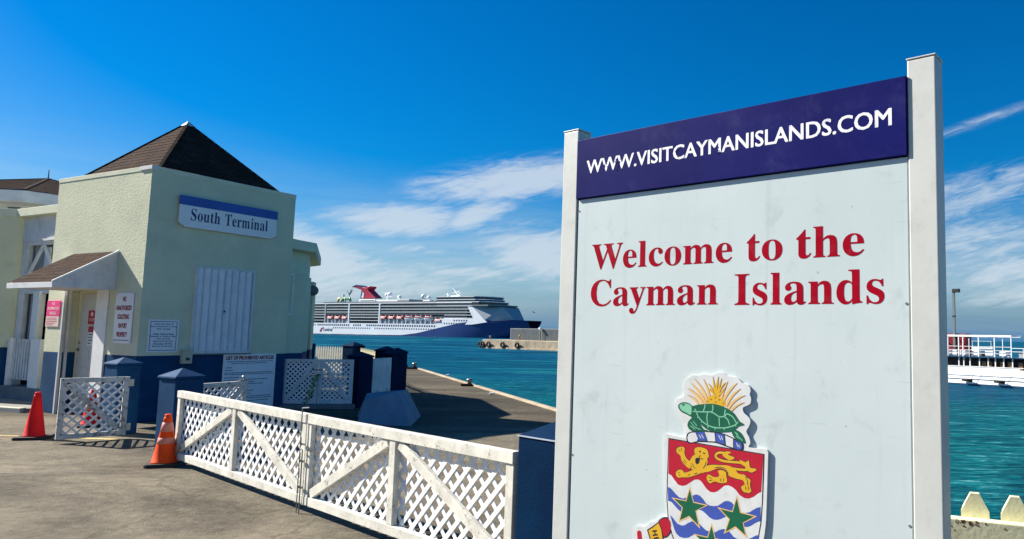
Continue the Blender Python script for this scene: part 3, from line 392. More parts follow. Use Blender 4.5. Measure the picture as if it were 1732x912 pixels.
def mat_panel():
    m, t, p = base_mat('sign_panel'); v = t.n('ShaderNodeTexCoord').outputs['Object']
    c = t.mix(t.smooth(t.noise(v, 1.6, 4, .5), .3, .7), (.49, .565, .565, 1), (.525, .595, .595, 1))
    sm = t.m('MULTIPLY', t.smooth(t.noise(v, 9, 8, .7, .4), .54, .74), .5)
    c = t.mix(sm, c, (.35, .40, .40, 1))
    sv = t.mapping(v, (3.5, 3.5, 60), (0, R(24), 0)); sc = t.m('MULTIPLY', t.smooth(t.noise(sv, 2.2, 3, .5),   .66, .72), .45)
    c = t.mix(sc, c, (.38, .42, .42, 1))
    rs = t.m('MULTIPLY', t.smooth(t.noise(t.mapping(v, (26, 26, .9)), 1.0, 5, .6), .56, .74), .30)
    c = t.mix(rs, c, (.36, .405, .39, 1))
    sp = t.m('MULTIPLY', t.smooth(t.noise(v, 70, 3, .5), .735, .78), .75)
    c = t.mix(sp, c, (.16, .17, .17, 1))
    t.link(c, p.inputs['Base Color']); p.inputs['Roughness'].default_value = .33; p.inputs['Specular IOR Level'].default_value = .45
    b = t.n('ShaderNodeBump'); b.inputs['Distance'].default_value = .006; b.inputs['Strength'].default_value = .5
    t.link(t.noise(v, 2.5, 3, .5), b.inputs['Height']); t.link(b.outputs[0], p.inputs['Normal'])
mat_panel()
paint('sign_post', (.53, .545, .51, 1), .45, .05, 4, .0003, 40, .4, (.40, .40, .36, 1), .40, 14)

def mat_shingle():
    m, t, p = base_mat('shingle'); v = t.n('ShaderNodeTexCoord').outputs['UV']
    br = t.n('ShaderNodeTexBrick'); t.link(v, br.inputs[0])
    br.inputs['Color1'].default_value = (.030, .018, .0135, 1); br.inputs['Color2'].default_value = (.054, .031, .023, 1); br.inputs['Mortar'].default_value = (.022, .016, .014, 1)
    br.inputs['Scale'].default_value = 1; br.inputs['Mortar Size'].default_value = .006; br.inputs['Brick Width'].default_value = .21; br.inputs['Row Height'].default_value = .135; br.inputs['Bias'].default_value = .1
    g = t.n('ShaderNodeNewGeometry').outputs['Position']
    c = t.mix(t.m('MULTIPLY', t.smooth(t.noise(g, 7, 8, .72), .48, .66), .6), br.outputs[0], (.078, .060, .050, 1))
    t.link(c, p.inputs['Base Color']); p.inputs['Roughness'].default_value = .95; p.inputs['Specular IOR Level'].default_value = .05
    b = t.n('ShaderNodeBump'); b.inputs['Distance'].default_value = .006
    t.link(t.m('ADD', t.m('MULTIPLY', br.outputs['Fac'], -.8), t.noise(g, 110, 3)), b.inputs['Height']); t.link(b.outputs[0], p.inputs['Normal'])
mat_shingle()

def mat_ground():
    m, t, p = base_mat('ground'); v = t.n('ShaderNodeNewGeometry').outputs['Position']
    # weathered concrete apron: broad stains dragged along the traffic direction, speckle, cracks
    va = t.mapping(v, (.16, 1.15, 1), (0, 0, R(-14)))
    sp = t.n('ShaderNodeSeparateXYZ'); t.link(v, sp.inputs[0])
    n1 = t.mix(t.smooth(sp.outputs[1], 9.5, 13), t.noise(t.mapping(v, (.55, 1.0, 1), (0, 0, R(-25))), 1.0, 9, .68, .7), t.noise(va, 1.0, 8, .66, .5)); n2 = t.noise(t.mapping(v, (.7, 1.3, 1), (0, 0, R(-20)), (3.1, 1.7, 0)), .42, 6, .62, .8); n3 = t.noise(v, 9, 8, .72); n4 = t.noise(v, 60, 4, .7)
    k = t.m('ADD', t.m('ADD', t.m('MULTIPLY', n1, .34), t.m('MULTIPLY', n2, .52)), t.m('MULTIPLY', n3, .27))
    rp = t.n('ShaderNodeValToRGB'); t.link(k, rp.inputs[0])
    e = rp.color_ramp.elements; e[0].position = .44; e[0].color = (.040, .031, .019, 1); e[1].position = .66; e[1].color = (.232, .199, .140, 1)
    x = rp.color_ramp.elements.new(.55); x.color = (.125, .107, .076, 1)
    c = t.mix(t.m('MULTIPLY', t.smooth(n4, .55, .75), .35), rp.outputs[0], (.38, .34, .28, 1))
    c = t.mix(t.m('MULTIPLY', t.smooth(t.noise(v, 45, 3, .6), .62, .72), .5), c, (.035, .03, .022, 1))
    c = t.mix(t.m('MULTIPLY', t.smooth(t.noise(v, 17, 4, .65), .60, .70), .55), c, (.045, .037, .025, 1))
    c = t.mix(t.m('MULTIPLY', t.smooth(t.noise(t.mapping(v, (1, 1, 1), (0, 0, 0), (7, 3, 0)), 22, 4, .65), .63, .72), .5), c, (.40, .36, .28, 1))
    c = t.mix(t.m('MULTIPLY', t.smooth(t.noise(t.mapping(v, (1, 1, 1), (0, 0, 0), (2.2, 9.1, 0)), 1.1, 7, .7, .6), .56, .68), .5), c, (.050, .040, .027, 1))
    c = t.mix(t.m('MULTIPLY', t.smooth(sp.outputs[1], 11.5, 13.5), .85), c, (.42, .40, .35, 1), 'MULTIPLY')      # the older slab of the pier
    vo = t.n('ShaderNodeTexVoronoi'); vo.feature = 'DISTANCE_TO_EDGE'; vo.inputs['Scale'].default_value = .33
    wv = t.n('ShaderNodeVectorMath'); wv.operation = 'ADD'; t.link(v, wv.inputs[0])
    nv = t.n('ShaderNodeTexNoise'); nv.inputs['Scale'].default_value = 1.5; t.link(v, nv.inputs['Vector']); t.link(nv.outputs['Color'], wv.inputs[1]); t.link(wv.outputs[0], vo.inputs['Vector'])
    c = t.mix(t.m('MULTIPLY', t.smooth(vo.outputs['Distance'], .012, .002), .35), c, (.03, .026, .02, 1))
    t.link(c, p.inputs['Base Color']); p.inputs['Roughness'].default_value = .88; p.inputs['Specular IOR Level'].default_value = .25
    b = t.n('ShaderNodeBump'); b.inputs['Distance'].default_value = .03; b.inputs['Strength'].default_value = .9
    t.link(t.m('ADD', t.m('MULTIPLY', n4, .5), n3), b.inputs['Height']); t.link(b.outputs[0], p.inputs['Normal'])
mat_ground()
paint('pavement', (.25, .245, .225, 1), .88, .15, 1.2, .004, 30, .2, (.12, .11, .09, 1), .5, 1.5)
paint('kerb_paint', (.52, .49, .40, 1), .8, .15, 2, .002, 40, .2, (.25, .22, .16, 1), .6, 4)
paint('yellow_line', (.46, .36, .14, 1), .8, .2, 3, .002, 40, .2, (.20, .18, .13, 1), .7, 5)

def mat_water():
    m, t, p = base_mat('sea_water'); v = t.n('ShaderNodeNewGeometry').outputs['Position']
    va = t.mapping(v, (.05, .16, 1), (0, 0, R(12)))
    n = t.noise(va, 1.0, 6, .6, .6); far = t.noise(t.mapping(v, (.004, .02, 1)), 1.0, 5, .6, .3)
    ln = t.n('ShaderNodeVectorMath'); ln.operation = 'LENGTH'; t.link(v, ln.inputs[0])
    deep = t.smooth(t.m('ADD', ln.outputs['Value'], t.m('MULTIPLY', far, 60)), 20, 190)       # shallow teal by the quay, blue further out
    shallow = t.mix(t.smooth(n, .3, .7), (.0, .064, .076, 1), (.0, .100, .110, 1))
    c = t.mix(deep, shallow, t.mix(t.smooth(n, .3, .7), (.0, .046, .108, 1), (.0, .070, .142, 1)))
    c = t.mix(t.m('MULTIPLY', t.smooth(far, .35, .7), .55), c, (.0, .044, .118, 1))
    # chop: octaves of wind-driven ripples, long across the wind
    w1 = t.noise(t.mapping(v, (.42, 1.5, 1), (0, 0, R(8))), 1.0, 4, .6, .5)
    w2 = t.noise(t.mapping(v, (1.5, 5.2, 1), (0, 0, R(-6))), 1.0, 3, .6, .5)
    w3 = t.noise(t.mapping(v, (.07, .30, 1), (0, 0, R(4))), 1.0, 4, .6, .4)
    w4 = t.noise(t.mapping(v, (.012, .075, 1), (0, 0, R(2))), 1.0, 4, .6, .3)
    near = t.smooth(ln.outputs['Value'], 130, 30)
    wf = t.m('ADD', t.m('MULTIPLY', w3, .5), t.m('MULTIPLY', w4, .5))
    wn = t.m('ADD', t.m('MULTIPLY', w1, .62), t.m('MULTIPLY', w2, .38))
    wv_ = t.n('ShaderNodeMix'); wv_.data_type = 'FLOAT'; t.link(near, wv_.inputs[0]); t.link(wf, wv_.inputs[2]); t.link(wn, wv_.inputs[3])
    ww = wv_.outputs[0]
    c = t.mix(t.m('MULTIPLY', t.smooth(ww, .50, .60), .75), c, (.012, .165, .185, 1))  # crest glints and darker troughs painted into the water colour
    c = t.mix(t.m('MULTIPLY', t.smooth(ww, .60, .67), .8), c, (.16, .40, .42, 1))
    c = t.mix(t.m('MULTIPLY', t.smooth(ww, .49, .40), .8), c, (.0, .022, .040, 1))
    b = t.n('ShaderNodeBump'); b.inputs['Distance'].default_value = .55; b.inputs['Strength'].default_value = 1.0
    h = t.m('ADD', t.m('ADD', t.m('MULTIPLY', w1, .55), t.m('MULTIPLY', w2, .20)), t.m('MULTIPLY', w3, 1.6))
    t.link(h, b.inputs['Height'])
    df = t.n('ShaderNodeBsdfDiffuse'); t.link(c, df.inputs[0]); t.link(b.outputs[0], df.inputs['Normal'])
    gl = t.n('ShaderNodeBsdfGlossy'); gl.inputs['Roughness'].default_value = .18; t.link(b.outputs[0], gl.inputs['Normal'])
    mx = t.n('ShaderNodeMixShader'); mx.inputs[0].default_value = .06; t.link(df.outputs[0], mx.inputs[1]); t.link(gl.outputs[0], mx.inputs[2])
    out = [n for n in m.node_tree.nodes if n.type == 'OUTPUT_MATERIAL'][0]; m.node_tree.nodes.remove(p); t.link(mx.outputs[0], out.inputs[0])
mat_water()

# ---------------------------------------------------------------- mesh helpers
class MB:
    def __init__(s): s.v = []; s.f = []; s.uv = None
    def add(s, vs, fs):
        o = len(s.v); s.v += [tuple(v) for v in vs]; s.f += [tuple(i+o for i in f) for f in fs]; return s
    def box(s, x0, x1, y0, y1, z0, z1):
        return s.add([(x0,y0,z0),(x1,y0,z0),(x1,y1,z0),(x0,y1,z0),(x0,y0,z1),(x1,y0,z1),(x1,y1,z1),(x0,y1,z1)],
                     [(0,3,2,1),(4,5,6,7),(0,1,5,4),(1,2,6,5),(2,3,7,6),(3,0,4,7)])
    def frustum(s, lo, z0, hi, z1):
        """lo, hi: (x0,x1,y0,y1)"""
        a, b = lo, hi
        return s.add([(a[0],a[2],z0),(a[1],a[2],z0),(a[1],a[3],z0),(a[0],a[3],z0),(b[0],b[2],z1),(b[1],b[2],z1),(b[1],b[3],z1),(b[0],b[3],z1)],
                     [(0,3,2,1),(4,5,6,7),(0,1,5,4),(1,2,6,5),(2,3,7,6),(3,0,4,7)])
    def beam(s, p, q, w, t, side=(0,1,0)):
        """bar from p to q; t = thickness along side, w = width across"""
        p, q = Vector(p), Vector(q); d = (q-p).normalized(); sd = Vector(side); sd = (sd-d*sd.dot(d)).normalized(); u = d.cross(sd)
        c = [(-1,-1),(1,-1),(1,1),(-1,1)]
        vs = [p+u*(a*w/2)+sd*(b*t/2) for a, b in c]+[q+u*(a*w/2)+sd*(b*t/2) for a, b in c]
        return s.add(vs, [(0,3,2,1),(4,5,6,7),(0,1,5,4),(1,2,6,5),(2,3,7,6),(3,0,4,7)])
    def cyl(s, p, q, r0, r1=None, n=12):
        r1 = r0 if r1 is None else r1
        p, q = Vector(p), Vector(q); d = (q-p).normalized(); a = d.orthogonal().normalized(); b = d.cross(a)
        vs = [p+(a*math.cos(6.28319*i/n)+b*math.sin(6.28319*i/n))*r0 for i in range(n)]+[q+(a*math.cos(6.28319*i/n)+b*math.sin(6.28319*i/n))*r1 for i in range(n)]
        return s.add(vs, [tuple(range(n))[::-1], tuple(range(n, 2*n))]+[(i,(i+1)%n,n+(i+1)%n,n+i) for i in range(n)])
    def tube(s, pts, r, n=8):
        for i in range(len(pts)-1): s.cyl(pts[i], pts[i+1], r, r, n)
        return s
    def lathe(s, prof, n=24, c=(0,0,0)):
        vs = []; fs = []
        for r, z in prof: vs += [(c[0]+r*math.cos(6.28319*i/n), c[1]+r*math.sin(6.28319*i/n), c[2]+z) for i in range(n)]
        for k in range(len(prof)-1): fs += [(k*n+i, k*n+(i+1)%n, (k+1)*n+(i+1)%n, (k+1)*n+i) for i in range(n)]
        fs += [tuple(range(n))[::-1], tuple(range((len(prof)-1)*n, len(prof)*n))]
        return s.add(vs, fs)
    def prism(s, pts, d0, d1, axis='z'):
        """polygon pts extruded between d0 and d1 along axis: z: (x,y); y: (x,z); x: (y,z)"""
        n = len(pts)
        P = {'z': lambda a, b, d: (a, b, d), 'y': lambda a, b, d: (a, d, b), 'x': lambda a, b, d: (d, a, b)}[axis]
        vs = [P(a, b, d0) for a, b in pts]+[P(a, b, d1) for a, b in pts]
        tri = tessellate_polygon([[Vector((a, b, 0)) for a, b in pts]])
        fs = [tuple(f) for f in tri]+[tuple(i+n for i in f[::-1]) for f in tri]+[(i,(i+1)%n,n+(i+1)%n,n+i) for i in range(n)]
        return s.add(vs, fs)
    def sphere(s, c, r, n=16, m=10):
        return s.lathe([(max(.001, r*math.sin(math.pi*k/m)), -r*math.cos(math.pi*k/m)) for k in range(m+1)], n, c)
    def torus(s, c, R0, r, n=18, m=8, ax='y'):
        vs = []; fs = []
        for i in range(n):
            A = 6.28319*i/n
            for j in range(m):
                B = 6.28319*j/m; rr = R0+r*math.cos(B); x, z, y = rr*math.cos(A), rr*math.sin(A), r*math.sin(B)
                vs.append((c[0]+x, c[1]+y, c[2]+z) if ax == 'y' else (c[0]+y, c[1]+x, c[2]+z))
        for i in range(n):
            for j in range(m): fs.append((i*m+j, ((i+1)%n)*m+j, ((i+1)%n)*m+(j+1)%m, i*m+(j+1)%m))
        return s.add(vs, fs)
    def build(s, name, mat, parent=None, smooth=False, bevel=0, segs=2, mats=None):
        me = bpy.data.meshes.new(name); me.from_pydata(s.v, [], s.f); me.update()
        bm = bmesh.new(); bm.from_mesh(me); bmesh.ops.recalc_face_normals(bm, faces=bm.faces); bm.to_mesh(me); bm.free()
        me.materials.append(MATS[mat])
        if smooth:
            for p in me.polygons: p.use_smooth = True
        o = bpy.data.objects.new(name, me); COL.objects.link(o)
        if parent is not None: o.parent = parent
        if bevel:
            b = o.modifiers.new('bevel', 'BEVEL'); b.width = bevel; b.segments = segs; b.limit_method = 'ANGLE'; b.angle_limit = R(40)
        return o
def thing(name, label, cat, loc=(0,0,0), rotz=0, group=None):
    o = bpy.data.objects.new(name, None); COL.objects.link(o); o.location = loc; o.rotation_euler = (0, 0, rotz); o.empty_display_size = .2
    return tag(o, label, cat, group)
def tag(o, label=None, cat=None, group=None, kind=None):
    if label: o['label'] = label
    if cat: o['category'] = cat
    if group: o['group'] = group
    if kind: o['kind'] = kind
    return o
def dup(root, loc=None, rotz=None, label=None):
    r = root.copy(); COL.objects.link(r)
    if loc is not None: r.location = loc
    if rotz is not None: r.rotation_euler = (0, 0, rotz)
    if label: r['label'] = label
    for ch in list(root.children):
        c = ch.copy(); COL.objects.link(c); c.parent = r
        for g in list(ch.children):
            d = g.copy(); COL.objects.link(d); d.parent = c
    return r
def loc2(p, rotz, q):
    """world point of local q in a frame at p turned by rotz"""
    c, s = math.cos(rotz), math.sin(rotz); return Vector((p[0]+q[0]*c-q[1]*s, p[1]+q[0]*s+q[1]*c, p[2]+q[2]))

# --- lettering -------------------------------------------------------------
def _curve_mesh(cu, name):
    o = bpy.data.objects.new(name, cu); COL.objects.link(o)
    dg = bpy.context.evaluated_depsgraph_get(); dg.update()
    me = bpy.data.meshes.new_from_object(o.evaluated_get(dg)); bpy.data.objects.remove(o); return me
def _place_text(me, name, mat, parent, box, y, keep=False, align='c'):
    """fit flat lettering (in XY) to box=(x0,x1,z0,z1) and stand it up in the XZ plane at depth y, facing -Y"""
    xs = [v.co.x for v in me.vertices]; ys = [v.co.y for v in me.vertices]
    X0, X1, Y0, Y1 = min(xs), max(xs), min(ys), max(ys)
    sx = (box[1]-box[0])/(X1-X0); sz = (box[3]-box[2])/(Y1-Y0); ox, oz = box[0], box[2]
    if keep:
        k = min(sx, sz)
        ox = box[0] if align == 'l' else (box[0]+box[1])/2-(X1-X0)*k/2; oz = (box[2]+box[3])/2-(Y1-Y0)*k/2; sx = sz = k
    for v in me.vertices: v.co = Vector((ox+(v.co.x-X0)*sx, y-v.co.z*.02, oz+(v.co.y-Y0)*sz))
    me.materials.clear(); me.materials.append(MATS[mat])
    o = bpy.data.objects.new(name, me); COL.objects.link(o); o.parent = parent
    return o
def sans(body, mat, parent, box, y, bold=0.0, keep=False, name='lettering', space=1.0, align='c', smear=0.0):
    cu = bpy.data.curves.new('t', 'FONT'); cu.body = body; cu.offset = bold; cu.resolution_u = 3; cu.space_character = space
    if align == 'c': cu.align_x = 'CENTER'
    me = _curve_mesh(cu, name); bpy.data.curves.remove(cu)
    if smear:      # heavier strokes: the same outlines once more, a little to the right
        b = bmesh.new(); b.from_mesh(me); g = bmesh.ops.duplicate(b, geom=b.verts[:]+b.edges[:]+b.faces[:])
        for v in g['geom']:
            if isinstance(v, bmesh.types.BMVert): v.co.x += smear; v.co.z += .0035
        g = bmesh.ops.duplicate(b, geom=b.verts[:]+b.edges[:]+b.faces[:])
        for v in g['geom']:
            if isinstance(v, bmesh.types.BMVert): v.co.y += smear*.6; v.co.x += smear*.2; v.co.z += .007
        b.to_mesh(me); b.free()
    return _place_text(me, name, mat, parent, box, y, keep, align)
def serif(body, mat, parent, box, y, name='lettering', space=1.0, keep=False):
    cu = bpy.data.curves.new('t', 'CURVE'); cu.dimensions = '2D'; cu.fill_mode = 'BOTH'; x = 0
    for ch in body:
        if ch == ' ': x += 250; continue
        adv, data = GLYPHS[ch]
        for sp in data.split(';'):
            q = [int(k) for k in sp.split(',')]; n = len(q)//2
            s = cu.splines.new('POLY'); s.points.add(n-1); s.use_cyclic_u = True
            for i in range(n): s.points[i].co = ((x+q[2*i])/1000, q[2*i+1]/1000, 0, 1)
        x += adv*space
    me = _curve_mesh(cu, name); bpy.data.curves.remove(cu)
    return _place_text(me, name, mat, parent, box, y, keep)
def bars(mb, x0, x1, z, h, rng, y, fill=1.0):
    """one line of print too small to read: word-length dashes"""
    x = x0; end = x0+(x1-x0)*fill
    while x < end-.01:
        w = min(rng.uniform(.018, .055), end-x)
        mb.add([(x,y,z),(x+w,y,z),(x+w,y,z+h),(x,y,z+h)], [(0,1,2,3)]); x += w+.010

# ---------------------------------------------------------------- frames measured on the ground
TA = 1.1167                                   # tower: local X runs back along its right face, local Y along its left face
TC = Vector((-8.871, 12.268, 0)); TL, TR, TH, DADO = 3.06, 2.83, 4.464, 1.132
GA = -0.6879; G0 = Vector((-5.748, 8.736, 0))     # front gate line
SA = -0.6359; S0 = Vector((-0.372, 2.7536, 0))    # welcome sign
SEA = -3.0
def tw(x, y, z=0): return loc2(TC, TA, (x, y, z))

# ---------------------------------------------------------------- sea, quay, pavement
def flat(name, pts, z, mat, kind='structure', thick=None):
    mb = MB()
    if thick: mb.prism(pts, z-thick, z, 'z')
    else:
        tri = tessellate_polygon([[Vector((a, b, 0)) for a, b in pts]]); mb.add([(a, b, z) for a, b in pts], [tuple(f) for f in tri])
    o = mb.build(name, mat); o['kind'] = kind; return o
flat('sea', [(-30000,-30000),(30000,-30000),(30000,30000),(-30000,30000)], SEA, 'sea_water')
E_DIR = Vector((0.52, -0.854, 0))
qe = Vector((-10.2, 31.25, 0))
qm = Vector((-1.6, 14.67, 0))
quay = [(qe.x, qe.y), (qm.x, qm.y), (.55, 6.2), (.80, 3.35), (5.5, 1.9), (7, -12), (-60, -12), (-60, 58), (-32, 42.6)]
q = MB().prism(quay, -4.2, 0.0, 'z').build('quay', 'ground'); q['kind'] = 'structure'
# paved strip in front of the left wing, one step up, with a pale kerb edge
pv = [tw(-.02, 3.1), tw(-1.55, 3.25), tw(-1.75, 16), tw(3.0, 16), tw(3.0, 3.1)]
pv = [tw(.10, 3.07), tw(-.22, 3.07), tw(-.55, 5.2), tw(-.9, 7.2), tw(-1.3, 16), tw(3.0, 16), tw(3.0, 3.07)]
flat('pavement', [(p.x, p.y) for p in pv], .07, 'pavement', thick=.4)
kb = MB()
for i in (1, 2, 3):
    a, b = pv[i], pv[i+1]
    kb.beam((a.x, a.y, .036), (b.x, b.y, .036), .11, .10, (0, 0, 1))
k = kb.build('kerb', 'kerb_paint', bevel=.01); k['kind'] = 'structure'
# painted line, worn, running past the cone and under the small gate
def stripe(name, a, b, w, z, mat):
    a, b = Vector((a[0], a[1], z)), Vector((b[0], b[1], z)); d = (b-a).normalized(); n = Vector((-d.y, d.x, 0))*w/2
    mb = MB(); N = 24
    rng = random.Random(3)
    for i in range(N):
        p, q_ = a.lerp(b, i/N), a.lerp(b, (i+1)/N)
        if rng.random() < .10: continue
        k0, k1 = rng.uniform(.7, 1), rng.uniform(.7, 1)
        mb.add([p-n*k0, q_-n*k1, q_+n*k1, p+n*k0], [(0, 1, 2, 3)])
    o = mb.build(name, mat); o['kind'] = 'structure'; return o
stripe('painted_line', (-11.6, 10.83), (-7.6, 10.48), .10, .004, 'yellow_line')
stripe('painted_line', (-11.2, 7.15), (-6.1, 8.25), .022, .004, 'pavement')

# ---------------------------------------------------------------- terminal building
def course_roof(mb, quad, n, lift):
    """shingle courses on a roof plane: quad = eave0, eave1, top1, top0; each course laps the one below"""
    e0, e1, t1, t0 = [Vector(p) for p in quad]
    nrm = (e1-e0).cross((t0+t1)/2-(e0+e1)/2).normalized()
    if nrm.z < 0: nrm = -nrm
    L = (e1-e0).length; H = ((t0+t1)/2-(e0+e1)/2).length; ex = (e1-e0).normalized()
    uvs = []
    for i in range(n):
        a, b = i/n, min(1, (i+1.0)/n)
        p = [e0.lerp(t0, a)+nrm*lift, e1.lerp(t1, a)+nrm*lift, e1.lerp(t1, b), e0.lerp(t0, b)]
        lo = [e0.lerp(t0, a), e1.lerp(t1, a)]
        mb.add([p[0], p[1], p[2], p[3], lo[0], lo[1]], [(0, 1, 2, 3), (4, 5, 1, 0)])
        for w_, aa in ((p[0], a), (p[1], a), (p[2], b), (p[3], b), (p[0], a), (p[1], a)): uvs.append(((w_-e0).dot(ex), aa*H))
    if mb.uv is None: mb.uv = []
    mb.uv += uvs
    return mb
def shingled(mb, name, parent):
    o = mb.build(name, 'shingle', parent)
    me = o.data; uv = me.uv_layers.new(name='UVMap')
    for lp in me.loops: uv.data[lp.index].uv = mb.uv[lp.vertex_index]
    return o

T = thing('terminal_building', 'pale yellow terminal building with blue base, square tower and brown pyramid roof', 'building', TC, TA)
# tower walls: right face (y=0), back and far faces closed; left face has the door recess between y=1.36 and y=2.5
RY0, RY1, RD, RH = .98, 2.50, .30, 2.30
def tower_shell(z0, z1, recess):
    mb = MB()
    if recess:
        mb.prism([(0,0),(TR,0),(TR,TL),(0,TL),(0,RY1),(RD,RY1),(RD,RY0),(0,RY0)], z0, z1, 'z')
    else: mb.box(0, TR, 0, TL, z0, z1)
    return mb
tower_shell(0, DADO, True).build('blue_dado', 'blue_dado', T, bevel=.012)
tower_shell(DADO, RH, True).build('tower_wall', 'stucco', T)
tower_shell(RH, 4.38, False).build('tower_wall', 'stucco', T)
pb = MB(); o_ = .008
pb.box(-o_, TR+o_, -o_, TL+o_, 4.38, TH)
pb.build('parapet_band', 'stucco_band', T, bevel=.006)
MB().box(-.022, .1, -.024, .34, 4.40, TH+.004).build('flashing', 'trim_white', T)
ins = .22; AZ = 5.80; ap = (TR/2, TL/2, AZ)
E4 = [(ins, ins), (TR-ins+.05, ins), (TR-ins+.05, TL-ins+.12), (ins, TL-ins+.12)]
rb = MB()
for i in range(4):
    a, b = E4[i], E4[(i+1) % 4]
    course_roof(rb, ((a[0], a[1], TH), (b[0], b[1], TH), ap, ap), 15, .006)
shingled(rb, 'tower_roof', T)
hp = MB()
for a in E4: hp.beam((a[0], a[1], TH+.012), (ap[0], ap[1], ap[2]+.012), .055, .014, (0, 0, 1))
hp.build('hip_cap', 'shingle', T)
fb = MB(); fb.cyl((ap[0], ap[1], AZ-.02), (ap[0], ap[1], AZ+.10), .012, .004, 8)
fb.frustum((ap[0]-.10, ap[0]+.10, ap[1]-.10, ap[1]+.10), AZ-.075, (ap[0]-.012, ap[0]+.012, ap[1]-.012, ap[1]+.012), AZ+.03)
fb.build('finial', 'roof_white', T)

# door recess trims and door
MB().box(-.02, .0, .99, 1.36, 0, 2.29).build('door_pilaster', 'white_paint', T, bevel=.004)
MB().box(-.015, .03, 2.455, 2.505, 0, 2.29).build('door_post', 'trim_white', T, bevel=.004)
MB().box(.07, .12, 2.47, 2.499, 0, 2.29).build('door_post', 'trim_white', T, bevel=.004)
MB().box(RD-.05, RD-.001, 1.0, 2.49, 2.24, 2.298).build('door_frame', 'cream_wood', T)
MB().box(RD-.05, RD-.001, 2.435, 2.49, 0, 2.24).build('door_frame', 'cream_wood', T)
dr = MB().box(RD-.045, RD-.003, 1.50, 2.43, 0.01, 2.235).build('door', 'door_paint', T, bevel=.004)
for (y0, y1) in ((1.58, 1.90), (2.02, 2.34)):
    for (z0, z1) in ((.15, .85), (1.0, 1.45), (1.6, 2.0)):
        MB().prism([(y0,z0),(y1,z0),(y1,z1),(y0,z1)], RD-.053, RD-.0455, 'x').build('door_panel', 'door_paint', dr, bevel=.006)
hk = MB(); hk.cyl((RD-.045, 2.36, 1.18), (RD-.075, 2.36, 1.18), .03, .03, 12); hk.cyl((RD-.075, 2.36, 1.18), (RD-.095, 2.36, 1.18), .012, .012, 8); hk.beam((RD-.095, 2.37, 1.18), (RD-.095, 2.25, 1.18), .02, .014)
hk.build('handle', 'steel', dr)
MB().cyl((RD-.045, 2.36, 1.31), (RD-.06, 2.36, 1.31), .025, .025, 12).build('lock', 'steel', dr)

# canopy over the door
CY0, CY1, CO = .83, 2.31, .92
zt, zl = 2.97, 2.36
cb = MB(); course_roof(cb, ((-CO-.02, CY1, zl), (-CO-.02, CY0-.03, zl), (0, CY0-.03, zt), (0, CY1, zt)), 9, .003)
canopy = shingled(cb, 'canopy_roof', T)
MB().prism([(-CO, zl-.09), (-.001, zl-.09), (-.001, zt-.012), (-CO, zl-.012)], CY0-.012, CY0+.02, 'y').build('canopy_side', 'trim_white', T, bevel=.003)
MB().prism([(-CO, zl-.09), (-.001, zl-.09), (-.001, zt-.012), (-CO, zl-.012)], CY1-.03, CY1, 'y').build('canopy_side', 'trim_white', T)
MB().box(-CO-.025, -CO, CY0-.014, CY1+.02, zl-.10, zl-.006).build('canopy_fascia', 'white_paint', T, bevel=.003)
MB().beam((-CO-.03, CY0-.022, zl-.002), (.0, CY0-.022, zt+.002), .035, .02).build('canopy_rake', 'white_paint', T)
MB().box(-CO, -.001, CY0+.02, CY1-.03, zl-.085, zl-.065).build('canopy_soffit', 'trim_white', T)

# roller shutter on the right face
sh = MB(); x0, x1, z0, z1 = .90, 1.99, 1.20, 2.735; fw = .035
for bx in ((x0-fw, x0, z0-.01, z1+fw), (x1, x1+fw, z0-.01, z1+fw), (x0, x1, z1, z1+fw), (x0, x1, z0-.045, z0)):
    sh.box(bx[0], bx[1], -.045, -.001, bx[2], bx[3])
shf = sh.build('shutter_frame', 'trim_white', T, bevel=.004)
MB().box(x0-.04, x1+.05, -.06, -.002, z0-.065, z0-.047).build('sill', 'plinth_grey', T)
npn = 8; pw = (x1-x0)/npn
for i in range(npn):
    a = x0+i*pw; g = .004
    MB().prism([(a+g, -.008), (a+pw*.30, -.048), (a+pw*.62, -.048), (a+pw-g, -.008), (a+pw-g, -.002), (a+g, -.002)], z0, z1, 'z').build('shutter_panel', 'shutter_white', T)
MB().box(x0+pw*4-.012, x0+pw*4+.012, -.05, -.036, 1.93, 1.97).build('shutter_lock', 'ink_black', T)
MB().box(x0+pw*4-.006, x0+pw*4+.006, -.040, -.006, z0, z1).build('shutter_stile', 'shutter_white', T)

# left wing: header band, wall, window, low picket door
W = T
fx = .60; zf0, zf1 = 3.985, 4.165; WY = 6.12
ch = 1.7; c45 = .7071
MB().prism([(fx, TL+.02), (fx, WY), (fx-ch*c45, WY+ch*c45), (fx-ch*c45+2.5, WY+ch*c45+2.5), (fx+3.5, WY+4), (fx+3.5, TL+.02)], zf0, zf1, 'z').build('wing_fascia', 'stucco_band', W, bevel=.01)
# chamfered wall at far left (in shade)
cw = .16
def chpts(inset): return [(fx+.02+inset, WY-.02), (fx-ch*c45+inset*1.2, WY+ch*c45-.1), (fx-ch*c45+2.4, WY+ch*c45+2.4), (fx+2.9, WY+3), (fx+2.9, WY-.02)]
MB().prism(chpts(.05), DADO, zf0, 'z').build('wing_wall', 'stucco', W)
MB().prism(chpts(.05), 0.0, DADO, 'z').build('blue_dado', 'blue_dado', W)
wx = .74
MB().box(wx, wx+.15, TL, WY+.02, 3.44, zf0-.002).build('header_panel', 'trim_white', W)
MB().box(wx-.03, wx-.001, TL, 4.98, 3.44, 3.50).build('header_trim', 'white_paint', W)
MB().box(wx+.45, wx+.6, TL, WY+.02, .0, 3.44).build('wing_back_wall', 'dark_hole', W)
wf = MB()
for (ya, yb, za, zb) in ((5.86, 6.09, 0.3, 3.44), (TL, 5.86, 3.36, 3.44), (TL, 5.86, 2.30, 2.40), (4.3, 4.45, 1.3, 3.36)): wf.box(wx+.02, wx+.12, ya, yb, za, zb)
